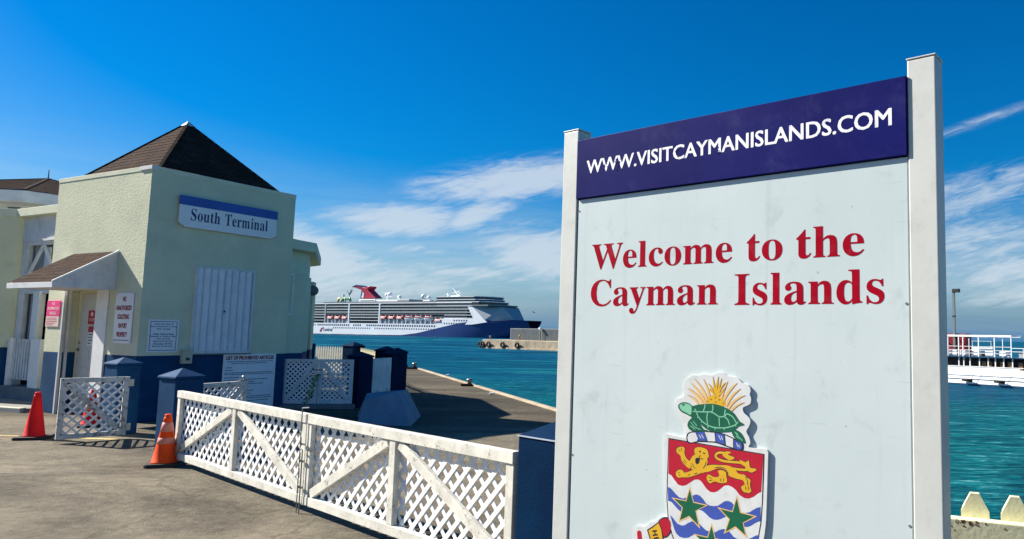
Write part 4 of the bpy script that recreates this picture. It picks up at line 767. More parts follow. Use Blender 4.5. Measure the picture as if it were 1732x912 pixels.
wfo = wf.build('window_frame', 'trim_white', W, bevel=.006)
for ya in (5.86, 4.62): MB().beam((wx+.04, 5.25, 3.36), (wx+.04, ya, 2.62), .065, .04, (1, 0, 0)).build('window_brace', 'white_paint', wfo)
MB().box(wx+.07, wx+.09, 5.02, 5.25, 2.40, 3.30).build('window_panel', 'trim_white', wfo)
MB().box(wx+.14, wx+.16, TL, 5.86, 2.40, 3.36).build('glass', 'curtain', W)
for i in range(7):
    y = 5.84-i*.075
    MB().box(wx+.12, wx+.14+.015*(i % 2), y-.06, y, .8, 2.29).build('blind_slat', 'curtain' if i % 3 else 'dark_glass', W)
MB().box(wx-.02, wx+.10, 5.10, 5.36, 1.25, 2.35).build('window_post', 'white_paint', W, bevel=.006)
for i in range(8):
    y = 5.82-i*.112
    MB().box(.66, .68, y-.072, y, .46, 1.32).build('picket', 'trim_white', W, bevel=.004)
MB().box(.60, .70, 5.83, 5.93, .1, 1.34).build('porch_post', 'white_paint', W, bevel=.006)
MB().box(.56, .74, 4.50, 4.88, .32, 1.33).build('porch_post', 'white_paint', W, bevel=.008)
MB().box(.682, .70, 4.9, 5.82, .60, .66).build('picket_rail', 'trim_white', W)
MB().box(.682, .70, 4.9, 5.82, 1.05, 1.11).build('picket_rail', 'trim_white', W)
MB().box(.52, wx+.4, TL, 6.0, .02, .33).build('step', 'plinth_grey', W, bevel=.01)

# main octagonal hall behind
oc = Vector((-20.2, 23.2, 0)); e1 = Vector((-17.9, 19.8, 0)); r8 = (e1-oc).length; a8 = math.atan2((e1-oc).y, (e1-oc).x)
inv = lambda p: (Matrix.Rotation(-TA, 3, 'Z') @ (Vector(p)-TC))
def octp(r, z): return [inv((oc.x+r*math.cos(a8+i*math.pi/4), oc.y+r*math.sin(a8+i*math.pi/4), z)) for i in range(8)]
ro = MB(); top = inv((oc.x, oc.y, 6.45)); eo = octp(r8, 5.42)
for i in range(8): course_roof(ro, (eo[i], eo[(i+1) % 8], top, top), 18, .012)
shingled(ro, 'hall_roof', W)
hc = MB()
for e in eo: hc.beam(e+Vector((0,0,.012)), top+Vector((0,0,.012)), .09, .02, (0, 0, 1))
hc.build('hip_cap', 'shingle', W)
MB().cyl(top+Vector((0,0,-.05)), top+Vector((0,0,.30)), .018, .012, 8).build('roof_vent', 'ink_black', W)
fo = octp(r8, 5.42); MB().prism([(p.x, p.y) for p in octp(r8, 0)], 5.08, 5.41, 'z').build('hall_fascia', 'roof_white', W, bevel=.02)
MB().prism([(p.x, p.y) for p in octp(r8-.75, 0)], 0, 5.08, 'z').build('hall_wall', 'roof_white', W)
# louvre on the hall wall under the eave
pw_ = octp(r8-.75, 0); A_, B_ = pw_[7], pw_[0]
for i in range(6):
    z = 4.60+i*.075; p, q2 = A_.lerp(B_, .82), A_.lerp(B_, .94); n_ = Vector(((B_-A_).y, -(B_-A_).x, 0)).normalized()*.02
    MB().beam((p.x+n_.x, p.y+n_.y, z), (q2.x+n_.x, q2.y+n_.y, z), .06, .02).build('louvre_slat', 'ink_grey', W)

# right wing: faceted, behind the tower
wb, wc = Vector((-7.57, 15.74, 0)), Vector((-8.99, 18.98, 0))
ext = [tw(TR, .35), Vector((-7.73, 15.0, 0)), wb, wc, Vector((-10.6, 20.4, 0)), Vector((-13, 20, 0)), tw(TR+.6, 3.0)]
ex = [inv(p) for p in ext]
MB().prism([(p.x, p.y) for p in ex], 3.345, 3.56, 'z').build('wing_fascia', 'stucco_band', W, bevel=.02)
def shrink(pts, d):
    c = sum(pts, Vector())/len(pts); return [p+(c-p).normalized()*d for p in pts]
wi = shrink(ex, .38)
MB().prism([(p.x, p.y) for p in wi], 2.80, 3.344, 'z').build('wing_wall', 'stucco_band', W)
MB().prism([(p.x, p.y) for p in shrink(ex, .55)], DADO, 2.80, 'z').build('wing_wall', 'stucco', W)
MB().prism([(p.x, p.y) for p in shrink(ex, .55)], 0, DADO, 'z').build('blue_dado', 'blue_dado', W)
# piers on the corners of the wing with window strips between
def pier(c, ang, w, t):
    for (za, zb, mt) in ((0, DADO, 'blue_dado'), (DADO, 2.83, 'stucco')):
        mb = MB().box(-w/2, w/2, -t/2, t/2, za, zb); o = mb.build('wing_pier', mt, W); o.location = c; o.rotation_euler = (0, 0, ang)
P1 = inv((-7.86, 15.18, 0)); P2 = inv((-8.14, 16.26, 0)); P3 = inv((-8.84, 18.02, 0))
pier((P1.x, P1.y, 0), 0, .55, .42); pier((P2.x, P2.y, 0), R(40), .5, .34); pier((P3.x, P3.y, 0), R(45), .5, .34)
Q1 = inv((-7.80, 14.98, 0))
wq = MB()
for dx in (.02, .11): wq.beam((Q1.x+dx, Q1.y-.06, 1.95), (Q1.x+dx, Q1.y-.06, 2.8), .03, .03)
for z in (1.95, 2.8): wq.beam((Q1.x, Q1.y-.06, z), (Q1.x+.13, Q1.y-.06, z), .035, .03)
wq.build('window_frame', 'white_paint', W)
L1 = inv((-8.27, 17.15, 2.57))
lm = MB(); lm.sphere(L1, .125, 14, 10); lm.box(L1.x-.05, L1.x+.05, L1.y-.05, L1.y+.28, L1.z-.05, L1.z+.05)
lm.build('wall_lamp', 'plinth_grey', W, smooth=True)

# ---------------------------------------------------------------- signs on the tower
def rface(u, z, off=0): p = tw(u, -off, z); return p
def board(name, label, cat, org, rot, w, h, mat, t=.012, bevel=.002, notch=None):
    """a flat board hung on a wall: origin at its lower left corner, facing local -Y"""
    r = thing(name, label, cat, org, rot)
    b = MB().prism(notch, -t, -.001, 'y') if notch else MB().box(0, w, -t, -.001, 0, h)
    b.build('board', mat, r, bevel=bevel)
    return r
# South Terminal
org = tw(.478, -.035, 3.455); w, h = 1.915, .565; g = .105; s_ = .05
nt = [(g, 0), (w-g, 0), (w-g, s_*.5)]
nt += [(w-g+ (g-.0)*math.sin(k*math.pi/8) , s_*.5+(g-s_*.5)*(1-math.cos(k*math.pi/8))) for k in range(1, 4)]
nt += [(w, g), (w, h), (0, h), (0, g)] + [((g)*(1-math.sin(k*math.pi/8)), s_*.5+(g-s_*.5)*(1-math.cos(k*math.pi/8))) for k in range(3, 0, -1)] + [(g, s_*.5)]
st = board('terminal_sign', 'white South Terminal board with blue top band high on the tower wall', 'sign', org, TA, w, h, 'board_white', .03, .003, nt)
MB().box(-.004, w+.004, -.036, -.001, h-.165, h+.004).build('top_band', 'sign_blue', st, bevel=.003)
serif('South Terminal', 'sign_navy', st, (.20, w-.20, .13, .355), -.032, space=1.05)
MB().cyl((w*.5, -.030, .36), (w*.5, -.034, .36), .012, .012, 10).build('screw', 'steel', st)
# ship pass notice
org = tw(.142, -.004, 1.19); w, h = .51, .575
sp = board('notice_board', 'small white ship pass notice with dark border left of the shutter', 'sign', org, TA, w, h, 'board_white')
fr = MB()
for (xa, xb, za, zb) in ((.03, w-.03, .03, .04), (.03, w-.03, h-.04, h-.03), (.03, .04, .04, h-.04), (w-.04, w-.03, .04, h-.04)): fr.add([(xa,-.0135,za),(xb,-.0135,za),(xb,-.0135,zb),(xa,-.0135,zb)], [(0,1,2,3)])
fr.build('border', 'sign_navy', sp)
lines = ['Valid Ship Pass Or', 'Port Id Required To Enter', 'This Facility', '', 'Other Visitors Must', 'Request A Visitors Pass', 'From Security', 'Approval Is At The', 'Discretion Of The', 'Security Supervisor']
for i, l in enumerate(lines):
    if l: sans(l, 'sign_navy', sp, (w/2-.0092*len(l), w/2+.0092*len(l), h-.085-i*.043-.012, h-.085-i*.043+.019), -.0135, .03)
# list of prohibited articles
org = tw(1.515, -.004, .05); w, h = 1.09, 1.085
lp = board('notice_board', 'large white list of prohibited articles board low on the blue wall', 'sign', org, TA, w, h, 'board_white')
sans('LIST OF PROHIBITED ARTICLES', 'sign_crimson', lp, (.05, w-.05, h-.108, h-.036), -.0135, .012, smear=.06)
rng = random.Random(5); mb = MB()
for i, (z, f, ind) in enumerate(((.15, .98, .08), (.185, .85, .16), (.265, .14, .04), (.315, .17, .04), (.365, .97, .04), (.395, 1, .04), (.455, .3, .04), (.50, .9, .04), (.545, .62, .04), (.585, .8, .04), (.635, .5, .04), (.72, .6, .04), (.775, .55, .04), (.83, .98, .04), (.865, 1, .04), (.915, .95, .04), (.96, .5, .04), (1.01, .9, .04))):
    bars(mb, ind, w-.05, h-z, .014, rng, -.0135, f)
mb.build('small_print', 'sign_navy', lp)['kind'] = 'stuff'
# left-face signs: frame whose X runs left to right
LA = TA-math.pi/2
def lface(bdist, z, off=0): return tw(-off, bdist, z)
org = lface(.742, 1.34, .004); w, h = .545, .885
ns = board('notice_board', 'tall white no unauthorized soliciting sign with red words beside the door', 'sign', org, LA, w, h, 'board_white')
for i, l in enumerate(['NO', 'UNAUTHORIZED', 'SOLICITING', 'ON PORT', 'PROPERTY']):
    hw = {'NO': .05, 'UNAUTHORIZED': .235, 'SOLICITING': .175, 'ON PORT': .13, 'PROPERTY': .16}[l]
    sans(l, 'sign_crimson', ns, (w/2-hw, w/2+hw, h-.155-i*.155, h-.07-i*.155), -.0135, .015, smear=.05)
for px_ in (.03, w-.03):
    for pz in (.02, h-.02): MB().cyl((px_, -.012, pz), (px_, -.016, pz), .008, .008, 8).build('screw', 'steel', ns)
MB().box(.02, w-.05, -.014, -.0125, .045, .06).build('lower_strip', 'plinth_grey', ns)
org = lface(3.05, 1.80, .004); w, h = .475, .295
pk = board('parking_sign', 'pink no unauthorized parking sign on the sunlit pier left of the door', 'sign', org, LA, w, h, 'pink')
for i, (l, hw) in enumerate((('NO', .05), ('UNAUTHORIZED', .21), ('PARKING', .12))): sans(l, 'pale_pink', pk, (w/2-hw, w/2+hw, h-.085-i*.092, h-.025-i*.092), -.0135, .02)
org = lface(3.05, 1.605, .004); w, h = .455, .19
pk2 = board('parking_sign', 'pale pink plate of small print just under the pink parking sign', 'sign', org, LA, w, h, 'pale_pink')
mb = MB()
for i in range(5): bars(mb, .03, w-.04, h-.035-i*.032, .011, rng, -.0135, (.9, .95, 1, .8, .6)[i])
mb.build('small_print', 'sign_red', pk2)['kind'] = 'stuff'
org = tw(RD-.055, 2.12, 1.66); 
dn = board('door_notice', 'dark red notice stuck on the white door above a paper sheet', 'sign', org, LA, .25, .26, 'sign_red', .004, 0)
MB().cyl((.125, -.005, .19), (.125, -.006, .19), .04, .04, 16).build('symbol', 'pale_pink', dn); sans('STOP', 'pale_pink', dn, (.04, .21, .06, .11), -.0055, .01)
org = tw(RD-.055, 2.08, 1.26)
d2 = board('door_notice', 'white paper sheet with dark heading taped under the red door notice', 'sign', org, LA, .18, .36, 'board_white', .003, 0)
MB().box(.0, .18, -.0045, -.0032, .25, .36).build('heading', 'sign_red', d2)
mb = MB()
for i in range(4): bars(mb, .02, .17, .20-i*.055, .022, rng, -.0042, (.9, .8, .95, .7)[i])
mb.build('small_print', 'ink_black', d2)['kind'] = 'stuff'
org = tw(fx-.52, WY+.62, 1.33)
wl = board('notice_board', 'plain white board cut by the left edge on the shaded wing wall', 'sign', org, TA+R(135)+math.pi, .9, .42, 'board_white')
wl.location = loc2(TC, TA, (fx+.05-.30*c45, WY+.30*c45, 1.33)); wl.rotation_euler = (0, 0, TA-R(45)); wl.location = tw(fx+.06-1.05*c45, WY+.0+1.05*c45, 1.33)
# meter box
mt = thing('meter_box', 'small beige electric meter box on the wall below the shutter', 'meter box', tw(.80, 0, .98), TA)
MB().box(-.085, .085, -.10, -.002, 0, .26).build('case', 'meter_beige', mt, bevel=.012)
MB().box(-.088, .088, -.108, -.10, .19, .265).build('lid', 'meter_beige', mt, bevel=.006)
MB().box(-.035, .035, -.105, -.1005, .06, .11).build('dial', 'dark_glass', mt)

# ---------------------------------------------------------------- blue pillars
def pillar(label, near, size=.37, h=.98, cap=.075, base=0.0, rot=TA, lab_group='blue gate pillars', mat='pillar_blue'):
    """square post whose nearest vertical edge stands at near; X runs back along the tower's right face"""
    r = thing('gate_pillar', label, 'pillar', (near[0], near[1], base), rot, lab_group)
    MB().box(0, size, 0, size, 0, h).build('shaft', mat, r, bevel=.012)
    MB().frustum((-.018, size+.018, -.018, size+.018), h+.001, (-.018, size+.018, -.018, size+.018), h+.03).build('cap_edge', mat, r, bevel=.008)
    MB().frustum((-.016, size+.016, -.016, size+.016), h+.031, (size*.5-.01, size*.5+.01, size*.5-.01, size*.5+.01), h+.03+cap).build('cap', mat, r, bevel=.004)
    return r
pillar('blue square pillar holding the small grey gate at the tower door', (-8.08, 10.80), .34, 1.045, .085, mat='blue_dado')  # this pillar and the next take a lighter blue, sunlit tone in the paint
pillar('blue pillar behind the orange cone at the left end of the long gate', (-6.10, 9.17), .36, .975, .10, mat='blue_dado')
# pillar at the right end of the long gate, square to the gate
pr = thing('gate_pillar', 'dark blue pillar between the long lattice gate and the welcome sign', 'pillar', loc2(G0, GA, (6.325, .0, 0)), GA, 'blue gate pillars')
MB().box(0, .42, -.02, .40, 0, .985).build('shaft', 'pillar_blue', pr, bevel=.012)
MB().frustum((-.004, .424, -.024, .404), .9855, (.19, .23, .17, .21), 1.085).build('cap', 'pillar_blue', pr, bevel=.004)
ed = MB(); ed.beam((-.003, -.0245, .984), (.423, -.0245, .984), .008, .006); ed.build('chipped_edge', 'pillar_edge', pr)
pillar('broad dark blue pillar at the right of the shaded double gate', (-6.25, 15.2), .37, 1.06, .09, 0)
pillar('dark blue pillar ending the shaded picket panel behind the barrier', (-5.97, 16.36), .34, 1.09, .10, 0)
pillar('dark blue pillar standing second from the end above the barrier', (-6.80, 18.16), .40, 1.11, .10, 0)
pillar('dark blue pillar furthest right against the open quay', (-6.20, 17.26), .34, 1.10, .10, 0)
pillar('blue pillar at the far picket fence behind the broad pillar', (-10.62, 25.2), .52, 1.05, .14, 0)
pillar('dark blue pillar beside the right wing at the start of the far fence', (-12.9, 26.2), .55, 1.05, .14, 0)

# ---------------------------------------------------------------- lattice gates
def lattice(parent, x0, x1, z0, z1, y, pitch, w, mat, phase=0.0, t=.007):
    """two layers of diagonal laths, each lath its own object, clipped to the opening"""
    for sgn, yy in ((1, y), (-1, y+t+.0005)):
        H = z1-z0; n0 = int((-H)/pitch)-2; n1 = int((x1-x0+H)/pitch)+2
        for i in range(n0, n1+1):
            c = x0+i*pitch+phase
            # line x = c + sgn*(z-z0)   (sgn 1: "/", sgn -1: "\")
            pts = []
            lo, hi = 0.0, H
            if sgn > 0: lo = max(lo, x0-c); hi = min(hi, x1-c)
            else: lo = max(lo, c-x1); hi = min(hi, c-x0)
            if hi-lo < .03: continue
            p = (c+sgn*lo, yy, z0+lo); q = (c+sgn*hi, yy, z0+hi)
            MB().beam(p, q, w, t).build('lath', mat, parent)
def frame_bar(parent, name, p, q, w, t, mat, bevel=.004): return MB().beam(p, q, w, t).build(name, mat, parent, bevel=bevel)

# long front gate, two leaves
FT = .042          # frame depth; the lattice sits at its back
def gate_leaf(label, org, L, mid, flip):
    r = thing('lattice_gate', label, 'gate', org, GA, 'white lattice gate leaves')
    zb, zt_ = .075, .875; m = 'gate_paint'
    frame_bar(r, 'top_rail', (0, 0, zt_-.04), (L, 0, zt_-.04), .08, FT+.02, m)
    frame_bar(r, 'bottom_rail', (0, 0, zb+.038), (L, 0, zb+.038), .076, FT+.006, m)
    frame_bar(r, 'stile', (.045, 0, zb+.077), (.045, 0, zt_-.081), .088, FT, m)
    frame_bar(r, 'stile', (L-.04, 0, zb+.077), (L-.04, 0, zt_-.081), .078, FT, m)
    frame_bar(r, 'mid_stile', (mid, 0, zb+.077), (mid, 0, zt_-.081), .085, FT+.004, m)
    A, B = zb+.10, zt_-.10
    frame_bar(r, 'brace', (.12, -.002, A+.005), (mid-.085, -.002, B), .082, FT-.008, m)
    frame_bar(r, 'brace', (mid+.085, -.002, B), (L-.11, -.002, A+.005), .082, FT-.008, m)
    lattice(r, .02, L-.02, zb+.02, zt_-.02, .027, .1425, .035, 'lattice_white', .03, .005)
    return r
g1 = gate_leaf('left leaf of the long white lattice gate, beside the orange cone', G0, 3.372, 1.72, 0)
o2 = loc2(G0, GA, (3.392, -.004, 0))
g2 = gate_leaf('right leaf of the long white lattice gate, running to the dark pillar', o2, 2.905, 1.445, 0)
frame_bar(g1, 'patch_board', (.03, -.034, .10), (.20, -.034, .245), .09, .012, 'patch_wood')
pm = MB(); pm.cyl((2.86, -.02, .18), (2.86, -.055, .18), .022, .022, 10); pm.torus((2.86, -.05, .145), .022, .005, 12, 6, 'y'); pm.build('padlock', 'brass', g2, smooth=True)
for xx, zz, nm in ((-.035, .90, 'a'), (.02, .70, 'b')):
    top_ = zz
    cbm = MB()
    if nm == 'a': cbm.tube([(xx, -.055, .0), (xx, -.055, .93), (xx+.13, -.055, .945)], .0055)
    else: cbm.tube([(xx, -.058, .0), (xx, -.058, .56), (xx-.06, -.058, .575)], .006)
    cbm.build('drop_bolt', 'steel', g2)
for zz in (.22, .45, .60): MB().box(-.045, .03, -.05, -.036, zz, zz+.018).build('bolt_bracket', 'steel', g2)

# small grey gate standing open, hinged on the first pillar; seen from its back
def small_gate(label, org, rot, L, h, zb, mat, pitch, lmat, brace_down=True, group=None, ybrace=.0):
    r = thing('lattice_gate', label, 'gate', org, rot, group)
    frame_bar(r, 'top_rail', (0, 0, h-.032), (L, 0, h-.032), .064, .045, mat)
    frame_bar(r, 'bottom_rail', (0, 0, zb+.035), (L, 0, zb+.035), .07, .045, mat)
    frame_bar(r, 'stile', (.035, 0, zb+.0705), (.035, 0, h-.0645), .07, .042, mat)
    frame_bar(r, 'stile', (L-.035, 0, zb+.0705), (L-.035, 0, h-.0645), .07, .042, mat)
    a, b = ((.09, -.012, h-.09), (L-.09, -.012, zb+.09)) if brace_down else ((.09, -.012, zb+.09), (L-.09, -.012, h-.09))
    frame_bar(r, 'brace', a, b, .075, .026, mat)
    lattice(r, .02, L-.02, zb+.02, h-.02, .004, pitch, .028, lmat, .02, .006)
    return r
sgA = Vector((-8.264, 10.006, 0)); sgB = Vector((-7.735, 10.60, 0)); srot = math.atan2((sgB-sgA).y, (sgB-sgA).x); sL = (sgB-sgA).length
sg = small_gate('small weathered lattice gate, grey from painted shade, standing open beside the red cone', sgA, srot, sL, .90, .055, 'gate_paint_shaded', .125, 'trim_white')
for zz in (.12, .76): 
    MB().box(sL-.005, sL+.05, -.034, -.02, zz, zz+.10).build('hinge', 'meter_beige', sg, bevel=.003)
sgC = Vector((-6.16, 9.62, 0)); r2 = small_gate('grey lattice gate leaf half hidden behind the long gate, before the list board', sgC, R(72), .84, .885, .05, 'gate_paint_shaded', .105, 'trim_white', False)
lt = MB(); lt.tube([(.78, 0, .87), (.78, -.02, .93), (.74, -.02, .955)], .012); lt.box(.70, .82, -.03, .03, .885, .905); lt.build('latch', 'steel', r2)
# shaded double gate between tower and broad pillar
dA, dB = Vector((-7.70, 14.90, 0)), Vector((-6.33, 15.12, 0)); drot = math.atan2((dB-dA).y, (dB-dA).x); dL = (dB-dA).length/2-.01
small_gate('left leaf of the shaded double lattice gate next to the tower corner', dA, drot, dL, 1.02, .10, 'trim_white', .098, 'lattice_white', False, 'shaded double gate leaves')
dg2 = small_gate('right leaf of the shaded double lattice gate next to the broad pillar', loc2(dA, drot, (dL+.015, .004, 0)), drot, dL, 1.02, .10, 'trim_white', .098, 'lattice_white', True, 'shaded double gate leaves')
MB().tube([(-.10, -.03, .80), (.08, -.03, .80)], .012).build('latch_bar', 'steel', dg2); MB().tube([(-.16, -.03, .68), (.06, -.03, .68)], .010).build('latch_bar', 'steel', dg2)
sl = MB().box(0, (dB-dA).length+.05, -.15, .25, -.05, .085).build('gate_sill', 'plinth_grey', None, bevel=.01); sl.location = dA; sl.rotation_euler = (0, 0, drot); sl['kind'] = 'structure'
# a weed growing up the left leaf
wd = MB(); rng = random.Random(4)
p = Vector((.50, -.05, 0))
for i in range(16):
    q_ = p+Vector((rng.uniform(-.015, .03), rng.uniform(-.01, .01), .04)); wd.beam(p, q_, .008, .008)
    for s_ in (-1, 1):
        if rng.random() < .8:
            l = rng.uniform(.04, .09); d_ = Vector((s_*l, rng.uniform(-.03, .0), rng.uniform(.0, .05))); n_ = Vector((0, 0, .018))
            wd.add([p, p+d_*.5+n_, p+d_, p+d_*.5-n_], [(0, 1, 2, 3)])
    p = q_
wo = wd.build('weed', 'weed'); tag(wo, 'green weed climbing the left leaf of the shaded double gate', 'plant'); wo.location = loc2(dA, drot, (.0, 0, .085)); wo.rotation_euler = (0, 0, drot)

# ---------------------------------------------------------------- picket fences
def picket_fence(label, A, B, n, w, t, ht, zb, mat, pointed=True, rails=(.25, .8), railmat=None, group=None, point=.08, rail_y=.02, rail_h=.07):
    A = Vector((A[0], A[1], 0)); B = Vector((B[0], B[1], 0)); L = (B-A).length
    r = thing('picket_fence', label, 'fence', A, math.atan2((B-A).y, (B-A).x), group)
    me = None
    for i in range(n):
        x = (i+.5)*L/n
        if me is None:
            pts = [(-w/2, zb), (w/2, zb), (w/2, ht-point), (w*.16, ht), (-w*.16, ht), (-w/2, ht-point)] if pointed else [(-w/2, zb), (w/2, zb), (w/2, ht), (-w/2, ht)]
            o = MB().prism(pts, -t/2, t/2, 'y').build('picket', mat, r); me = o.data
        else:
            o = bpy.data.objects.new('picket', me); COL.objects.link(o); o.parent = r
        o.location = (x, 0, 0)
    for z in rails: MB().box(0, L, t/2+rail_y-.02, t/2+rail_y+.02, z, z+rail_h).build('rail', railmat or mat, r)
    return r
picket_fence('shaded pale picket panel between the two dark pillars above the barrier', (-6.13, 15.55), (-5.99, 16.34), 14, .028, .018, 1.03, .28, 'lattice_white', False, (.34, .86))
for q_ in ((-6.08, 15.8), (-6.0, 16.2)):
    s_ = MB().box(-.03, .03, -.03, .03, 0, .34).build('fence_stub', 'trim_white'); s_.location = (q_[0], q_[1], 0); tag(s_, 'short white stub post under the %s end of the shaded picket panel' % ('left' if q_[0] < -6.04 else 'right'), 'post', 'stub posts under the picket panel')
picket_fence('sunlit cream picket fence far back at the quay edge', (-12.35, 26.1), (-10.9, 25.45), 14, .075, .02, 1.04, .12, 'cream_pale', True, (.30, .72), None, None, .10)
picket_fence('greenish picket fence in shade far back between two pillars', (-10.3, 25.1), (-6.75, 18.7), 40, .075, .02, 1.02, .12, 'cream_wood', True, (.30, .72), None, None, .10)
# near fence at the right of the sign
fd = Vector((.930, -.367, 0)).normalized()
fA = Vector((1.17, 2.60, 0))-fd*.335; fB = fA+fd*3.096
nf = picket_fence('cream picket fence with rust stains close by at the right edge', fA, fB, 24, .092, .026, 1.108, .10, 'cream_wood', True, (), None, None, .062)
MB().box(-.1, 3.2, -.060, -.0135, .80, 1.025).build('front_board', 'cream_wood', nf, bevel=.004)
MB().box(-.1, 3.2, -.058, -.0135, .25, .40).build('front_board', 'cream_wood', nf, bevel=.004)
rs = MB(); rng = random.Random(9)
for (cx, cz, n, sx, sz) in ((.30, 1.012, 22, .09, .010), (.23, 1.0, 8, .02, .02), (.475, .975, 10, .022, .008), (.55, 1.005, 6, .05, .008), (.72, .99, 8, .03, .012)):
    for i in range(n):
        x, z = cx+rng.gauss(0, sx*.5), min(1.02, cz+rng.gauss(0, sz*.6)); a = rng.uniform(.002, .008); b = rng.uniform(.002, .006)
        rs.add([(x+a*math.cos(k*1.0472)*rng.uniform(.6, 1.2), -.0606, z+b*math.sin(k*1.0472)*rng.uniform(.6, 1.2)) for k in range(6)], [tuple(range(6))])
rs.build('rust_stain', 'rust', nf)['kind'] = 'stuff'

# ---------------------------------------------------------------- cones
def cone(name, label, loc, h, mat, collars, rot):
    r = thing(name, label, 'traffic cone', loc, rot, 'traffic cones')
    b = .175*h/.6
    MB().prism([(-b,-b+.03),(-b+.03,-b),(b-.03,-b),(b,-b+.03),(b,b-.03),(b-.03,b),(-b+.03,b),(-b,b-.03)], 0.002, .042, 'z').build('base', 'rubber', r, bevel=.008)
    R0, R1 = (.128 if collars else .108)*h/.6, .030*h/.6
    rad = lambda z: R0+(R1-R0)*(z-.04)/(h-.04)
    MB().lathe([(R0+.018, .0425), (R0+.004, .055), (rad(h*.88), h*.88), (rad(h*.88)+.003, h*.885), (rad(h*.93)+.003, h*.93), (rad(h*.93)-.001, h*.935), (R1+.002, h*.955), (R1+.003, h-.006), (R1-.004, h), (R1-.010, h-.003)], 32).build('body', mat, r, smooth=True)
    for z0, z1 in collars: MB().lathe([(rad(z0*h), z0*h), (rad(z0*h)+.0055, z0*h+.002), (rad(z1*h)+.0045, z1*h-.002), (rad(z1*h), z1*h)], 32).build('reflective_collar', 'cone_collar', r, smooth=True)
    return r
cone('traffic_cone', 'orange traffic cone with two faded collars before the long gate', (-5.80, 8.63, 0), .605, 'plastic_orange', ((.43, .55), (.66, .84)), R(22))
cone('traffic_cone', 'plain red traffic cone left of the small grey gate', (-8.93, 10.44, 0), .665, 'plastic_red', (), R(18))
cone('traffic_cone', 'red and white cone hidden behind the small grey gate by the door', (-9.15, 11.75, 0), .60, 'plastic_red', ((.45, .62),), R(40))

# ---------------------------------------------------------------- concrete barrier
ba = thing('concrete_barrier', 'grey blue concrete barrier with sloping sides under the dark pillars', 'barrier', (-4.8, 13.0, 0))
_p = [Vector(q)-Vector((-4.8, 13.0, 0)) for q in ((-5.16,12.63,0),(-4.17,12.44,0),(-4.50,13.99,0),(-5.7,13.9,0),(-5.18,12.9,.40),(-4.62,13.0,.548),(-4.72,13.8,.525),(-5.5,13.8,.44))]
MB().add(_p, [(0,3,2,1),(4,5,6,7),(0,1,5,4),(1,2,6,5),(2,3,7,6),(3,0,4,7)]).build('barrier_body', 'concrete_barrier', ba, bevel=.015)

# ---------------------------------------------------------------- quay edge furniture
def bollard(label, at, k=1):
    r = thing('mooring_bollard', label, 'bollard', (at[0], at[1], 0), 0, 'mooring bollards on the quay edge')
    MB().box(-.34*k, .10*k, -.12*k, .12*k, .001, .10*k).build('base', 'tyre', r, bevel=.01)
    MB().lathe([(.09*k, .10*k), (.075*k, .20*k), (.13*k, .24*k), (.13*k, .29*k), (.06*k, .32*k)], 14).build('head', 'steel', r, smooth=True)
bollard('black bollard with pale cap at the far corner of the quay', (-10.35, 31.0), .85)
bollard('black bollard with pale cap halfway along the quay edge', (-5.60, 21.85), .72)
for q_, l in (((-7.65, 26.65), 'tiny white cleat on the quay edge beyond the bollard'), ((-4.27, 18.98), 'tiny white cleat on the quay edge this side of the bollard')):
    c_ = MB().box(-.06, .06, -.04, .04, .001, .06).build('edge_cleat', 'white_paint', None, bevel=.02); c_.location = (q_[0], q_[1], 0); tag(c_, l, 'cleat')
fd_ = MB().box(-2.6, 0, -.10, .10, -.05, .17).build('edge_timber', 'tyre', None, bevel=.02); fd_.location = (-10.75, 31.1, 0); fd_.rotation_euler = (0, 0, R(150)+math.pi); tag(fd_, 'long black timber lying along the far end of the quay', 'timber')
# pale concrete lip along the quay edge
lip = MB().beam(qe+Vector((-.08, -.05, .02)), qm+Vector((-.08, -.05, .02)), .14, .05, (0, 0, 1)).build('quay_lip', 'pier_concrete', bevel=.015); lip['kind'] = 'structure'

# ---------------------------------------------------------------- welcome sign
SW, ST, PWD = 1.417, 2.4417, .0778
ws = thing('welcome_sign', 'big white welcome board between two square posts with purple banner and coat of arms', 'sign', S0, SA)
for xa in (0, SW-PWD):
    MB().box(xa, xa+PWD, 0, .075, 0, ST).build('post', 'sign_post', ws, bevel=.004, segs=3)
    MB().box(xa-.002, xa+PWD+.002, -.002, .077, ST+.001, ST+.006).build('post_cap', 'sign_post', ws, bevel=.002)
MB().box(PWD+.007, SW-PWD-.002, .004, .030, .35, 2.165).build('panel', 'sign_panel', ws, bevel=.003)
MB().box(PWD+.0005, PWD+.0065, .02, .05, .35, 2.40).build('seam', 'plinth_grey', ws)
bn = MB().box(PWD+.001, SW-PWD-.001, -.007, .028, 2.167, 2.397).build('banner', 'banner_navy', ws, bevel=.002)
MB().box(PWD+.004, SW-PWD-.003, .028, .045, .35, 2.39).build('backing', 'plinth_grey', ws)
for body, x0_, x1_ in (('WWW.VISITCAYMANISLANDS.COM', .132, 1.297),):
    sans(body, 'banner_white', bn, (x0_, x1_, 2.2585, 2.3105), -.0076, .0, space=1.0, smear=.034)
dm = MB(); rng = random.Random(2)
for (cx, cz, n, s_) in ((.222, 2.275, 9, .010), (.285, 2.283, 16, .012), (.72, 2.262, 7, .008), (.555, 2.285, 4, .012)):
    for i in range(n):
        x, z = cx+rng.gauss(0, s_*.6), cz+rng.gauss(0, s_); a = rng.uniform(.0015, .006)
        dm.add([(x+a*math.cos(k*1.0472)*rng.uniform(.4, 1.3), -.0079-.00001*i, z+a*math.sin(k*1.0472)*rng.uniform(.4, 1.3)) for k in range(6)], [tuple(range(6))])
dm.build('scuff_mark', 'banner_navy', bn)['kind'] = 'stuff'
pn = [o for o in ws.children if o.name.startswith('panel')][0]
serif('Welcome', 'sign_crimson', pn, (.160, .769, 1.890, 1.985), .0034)
